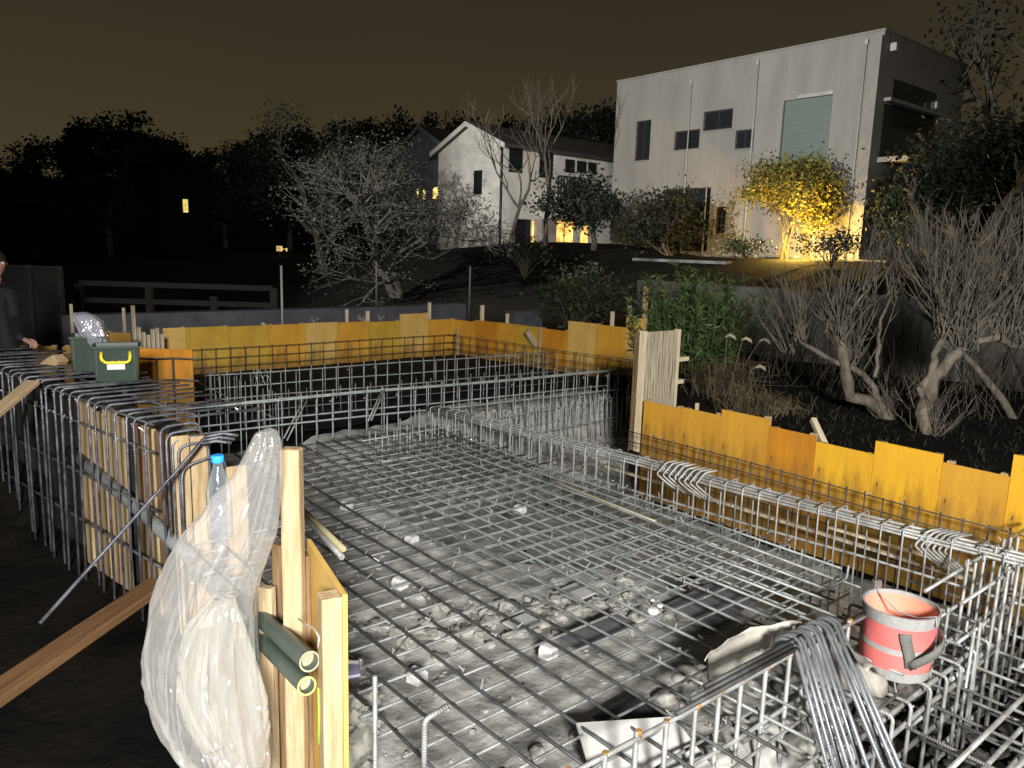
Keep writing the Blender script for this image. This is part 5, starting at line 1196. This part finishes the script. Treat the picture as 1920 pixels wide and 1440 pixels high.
body = [[((0, .02, hip), (.15, .11)), ((0, .01, hip + .2), (.14, .10)), ((.01, 0, sh_z - .14), (.16, .11)), ((.01, 0, sh_z - .03), (.11, .085)), (nk, .06), ((.03, -.01, sh_z + .09), .055)],
        [((.01, 0, sh_z - .03), (.11, .085)), ((.17, -.02, sh_z - .04), .07), ((.22, -.06, sh_z - .28), .055), ((hand.x - .16, hand.y + .08, hand.z + .04), .045), ((hand.x - .10, hand.y + .04, hand.z + .02), .033)],
        [((.01, 0, sh_z - .03), (.11, .085)), ((-.17, .0, sh_z - .04), .07), ((-.24, .0, sh_z - .3), .055), ((-.2, -.1, sh_z - .52), .042)],
        [((0, .02, hip), (.15, .11)), ((.1, .02, hip - .06), .095), ((.11, -.03, hip - .42), .07), ((.11, .03, gz + .06), .05), ((.11, -.1, gz + .03), .045)],
        [((0, .02, hip), (.15, .11)), ((-.1, .02, hip - .06), .095), ((-.11, -.03, hip - .42), .07), ((-.11, .03, gz + .06), .05), ((-.11, -.1, gz + .03), .045)]]
skinned('body', body, M_JACK, per, 2)
# head: sculpted ellipsoid turned to the right
hd2 = MB(); c = Vector((.072, -.04, hz)); fd = Vector((.72, -.55, -.1)).normalized(); sd = fd.cross(Vector((0, 0, 1))).normalized(); ud = sd.cross(fd); n1, n2 = 22, 28
for i in range(n1 + 1):
    t_ = PI * i / n1
    for k_ in range(n2):
        a = 2 * PI * k_ / n2; x, y, z = math.sin(t_) * math.cos(a), math.sin(t_) * math.sin(a), math.cos(t_)
        f_ = .098 * x; s_ = .076 * y * (1 - .18 * max(0, -z)); u_ = .122 * z
        if x > .3 and abs(y) < .28 and -.35 < z < .15: f_ += .024 * (1 - abs(y) / .28) * (1 - abs(z + .12) / .27)     # nose
        if x > .5 and -.72 < z < -.5: f_ += .008 * (1 - abs(z + .62) / .11) * (1 - min(1, abs(y) / .4))                # lips
        if x > .5 and .05 < z < .25 and .15 < abs(y) < .6: f_ -= .012                                                   # eye sockets
        if z < -.75 and x > 0: f_ += .018 * x                                                                           # chin
        hd2.v.append(c + fd * f_ + sd * s_ + ud * u_)
for i in range(n1):
    for k_ in range(n2): hd2.face([i * n2 + k_, i * n2 + (k_ + 1) % n2, (i + 1) * n2 + (k_ + 1) % n2, (i + 1) * n2 + k_], None, True)
for s in (1, -1):
    e_ = c + sd * s * .076 - fd * .01; hd2.tube([e_ - ud * .028 + sd * s * .002, e_ + sd * s * .01 + fd * .004, e_ + ud * .03 + sd * s * .006], [.006, .014, .010], 8)
part('head', hd2, M_SKIN, per)
b = MB(); b.tube([(.03, -.01, sh_z + .05), (.04, -.015, hz - .08)], .052, 12); part('neck', b, M_SKIN, per)
b = MB(); n1 = 10
for i in range(n1 + 1):
    t_ = PI * .52 * i / n1
    for k_ in range(24):
        a = 2 * PI * k_ / 24; x, y, z = math.sin(t_) * math.cos(a), math.sin(t_) * math.sin(a), math.cos(t_); lo_ = 1.07
        b.v.append(c + fd * (.098 * x * lo_ - .008) + sd * .076 * y * lo_ + ud * (.122 * z * lo_ + .012 + .03 * max(0, x) * (i / n1)))
for i in range(n1):
    for k_ in range(24): b.face([i * 24 + k_, i * 24 + (k_ + 1) % 24, (i + 1) * 24 + (k_ + 1) % 24, (i + 1) * 24 + k_], None, True)
part('hair', b, M_HAIR, per)
for s in (1, -1):
    b = MB(); e_ = c + fd * .083 + sd * s * .032 + ud * .018; b.tube([e_ - fd * .006, e_ + fd * .003, e_ + fd * .007], [.012, .011, .004], 10); part('eye', b, M_BLOCK, per)
b = MB(); e_ = c + ud * .115 + fd * .07; b.box((-.02, -.012, -.012), (.02, .012, .012)); o = part('headlamp', b, M_REFL, per, e_ + Vector((.0, -.02, .02)))
# the resting hand: palm and five bent fingers
hv = Vector((1, -.25, -.35)).normalized(); hs_ = hv.cross(Vector((0, 0, 1))).normalized(); hu = hs_.cross(hv); H0 = hand - hv * .085
pm = [[(tuple(H0), .024), (tuple(H0 + hv * .035), (.034, .017)), (tuple(H0 + hv * .085), (.038, .014))]]
skinned('hand', pm, M_SKIN, per, 2)
for i, (o_, l_) in enumerate(((-.030, .062), (-.010, .074), (.010, .070), (.029, .056))):
    r_ = H0 + hv * .082 + hs_ * o_; p1 = r_ + hv * l_ * .5; p2 = p1 + (hv * .6 - hu * .8).normalized() * l_ * .3; p3 = p2 + (-hu + hv * .1).normalized() * l_ * .28
    b = MB(); b.tube([r_ - hv * .012, r_, p1, p2, p3, p3 - hu * .004], [.007, .0088, .0082, .0078, .0068, .003], 10); part('finger', b, M_SKIN, per)
r_ = H0 + hv * .03 - hs_ * .03; b = MB(); b.tube([r_, r_ - hs_ * .022 + hv * .025, r_ - hs_ * .03 + hv * .055 - hu * .01, r_ - hs_ * .028 + hv * .062 - hu * .012], [.011, .0105, .009, .004], 10); part('thumb', b, M_SKIN, per)
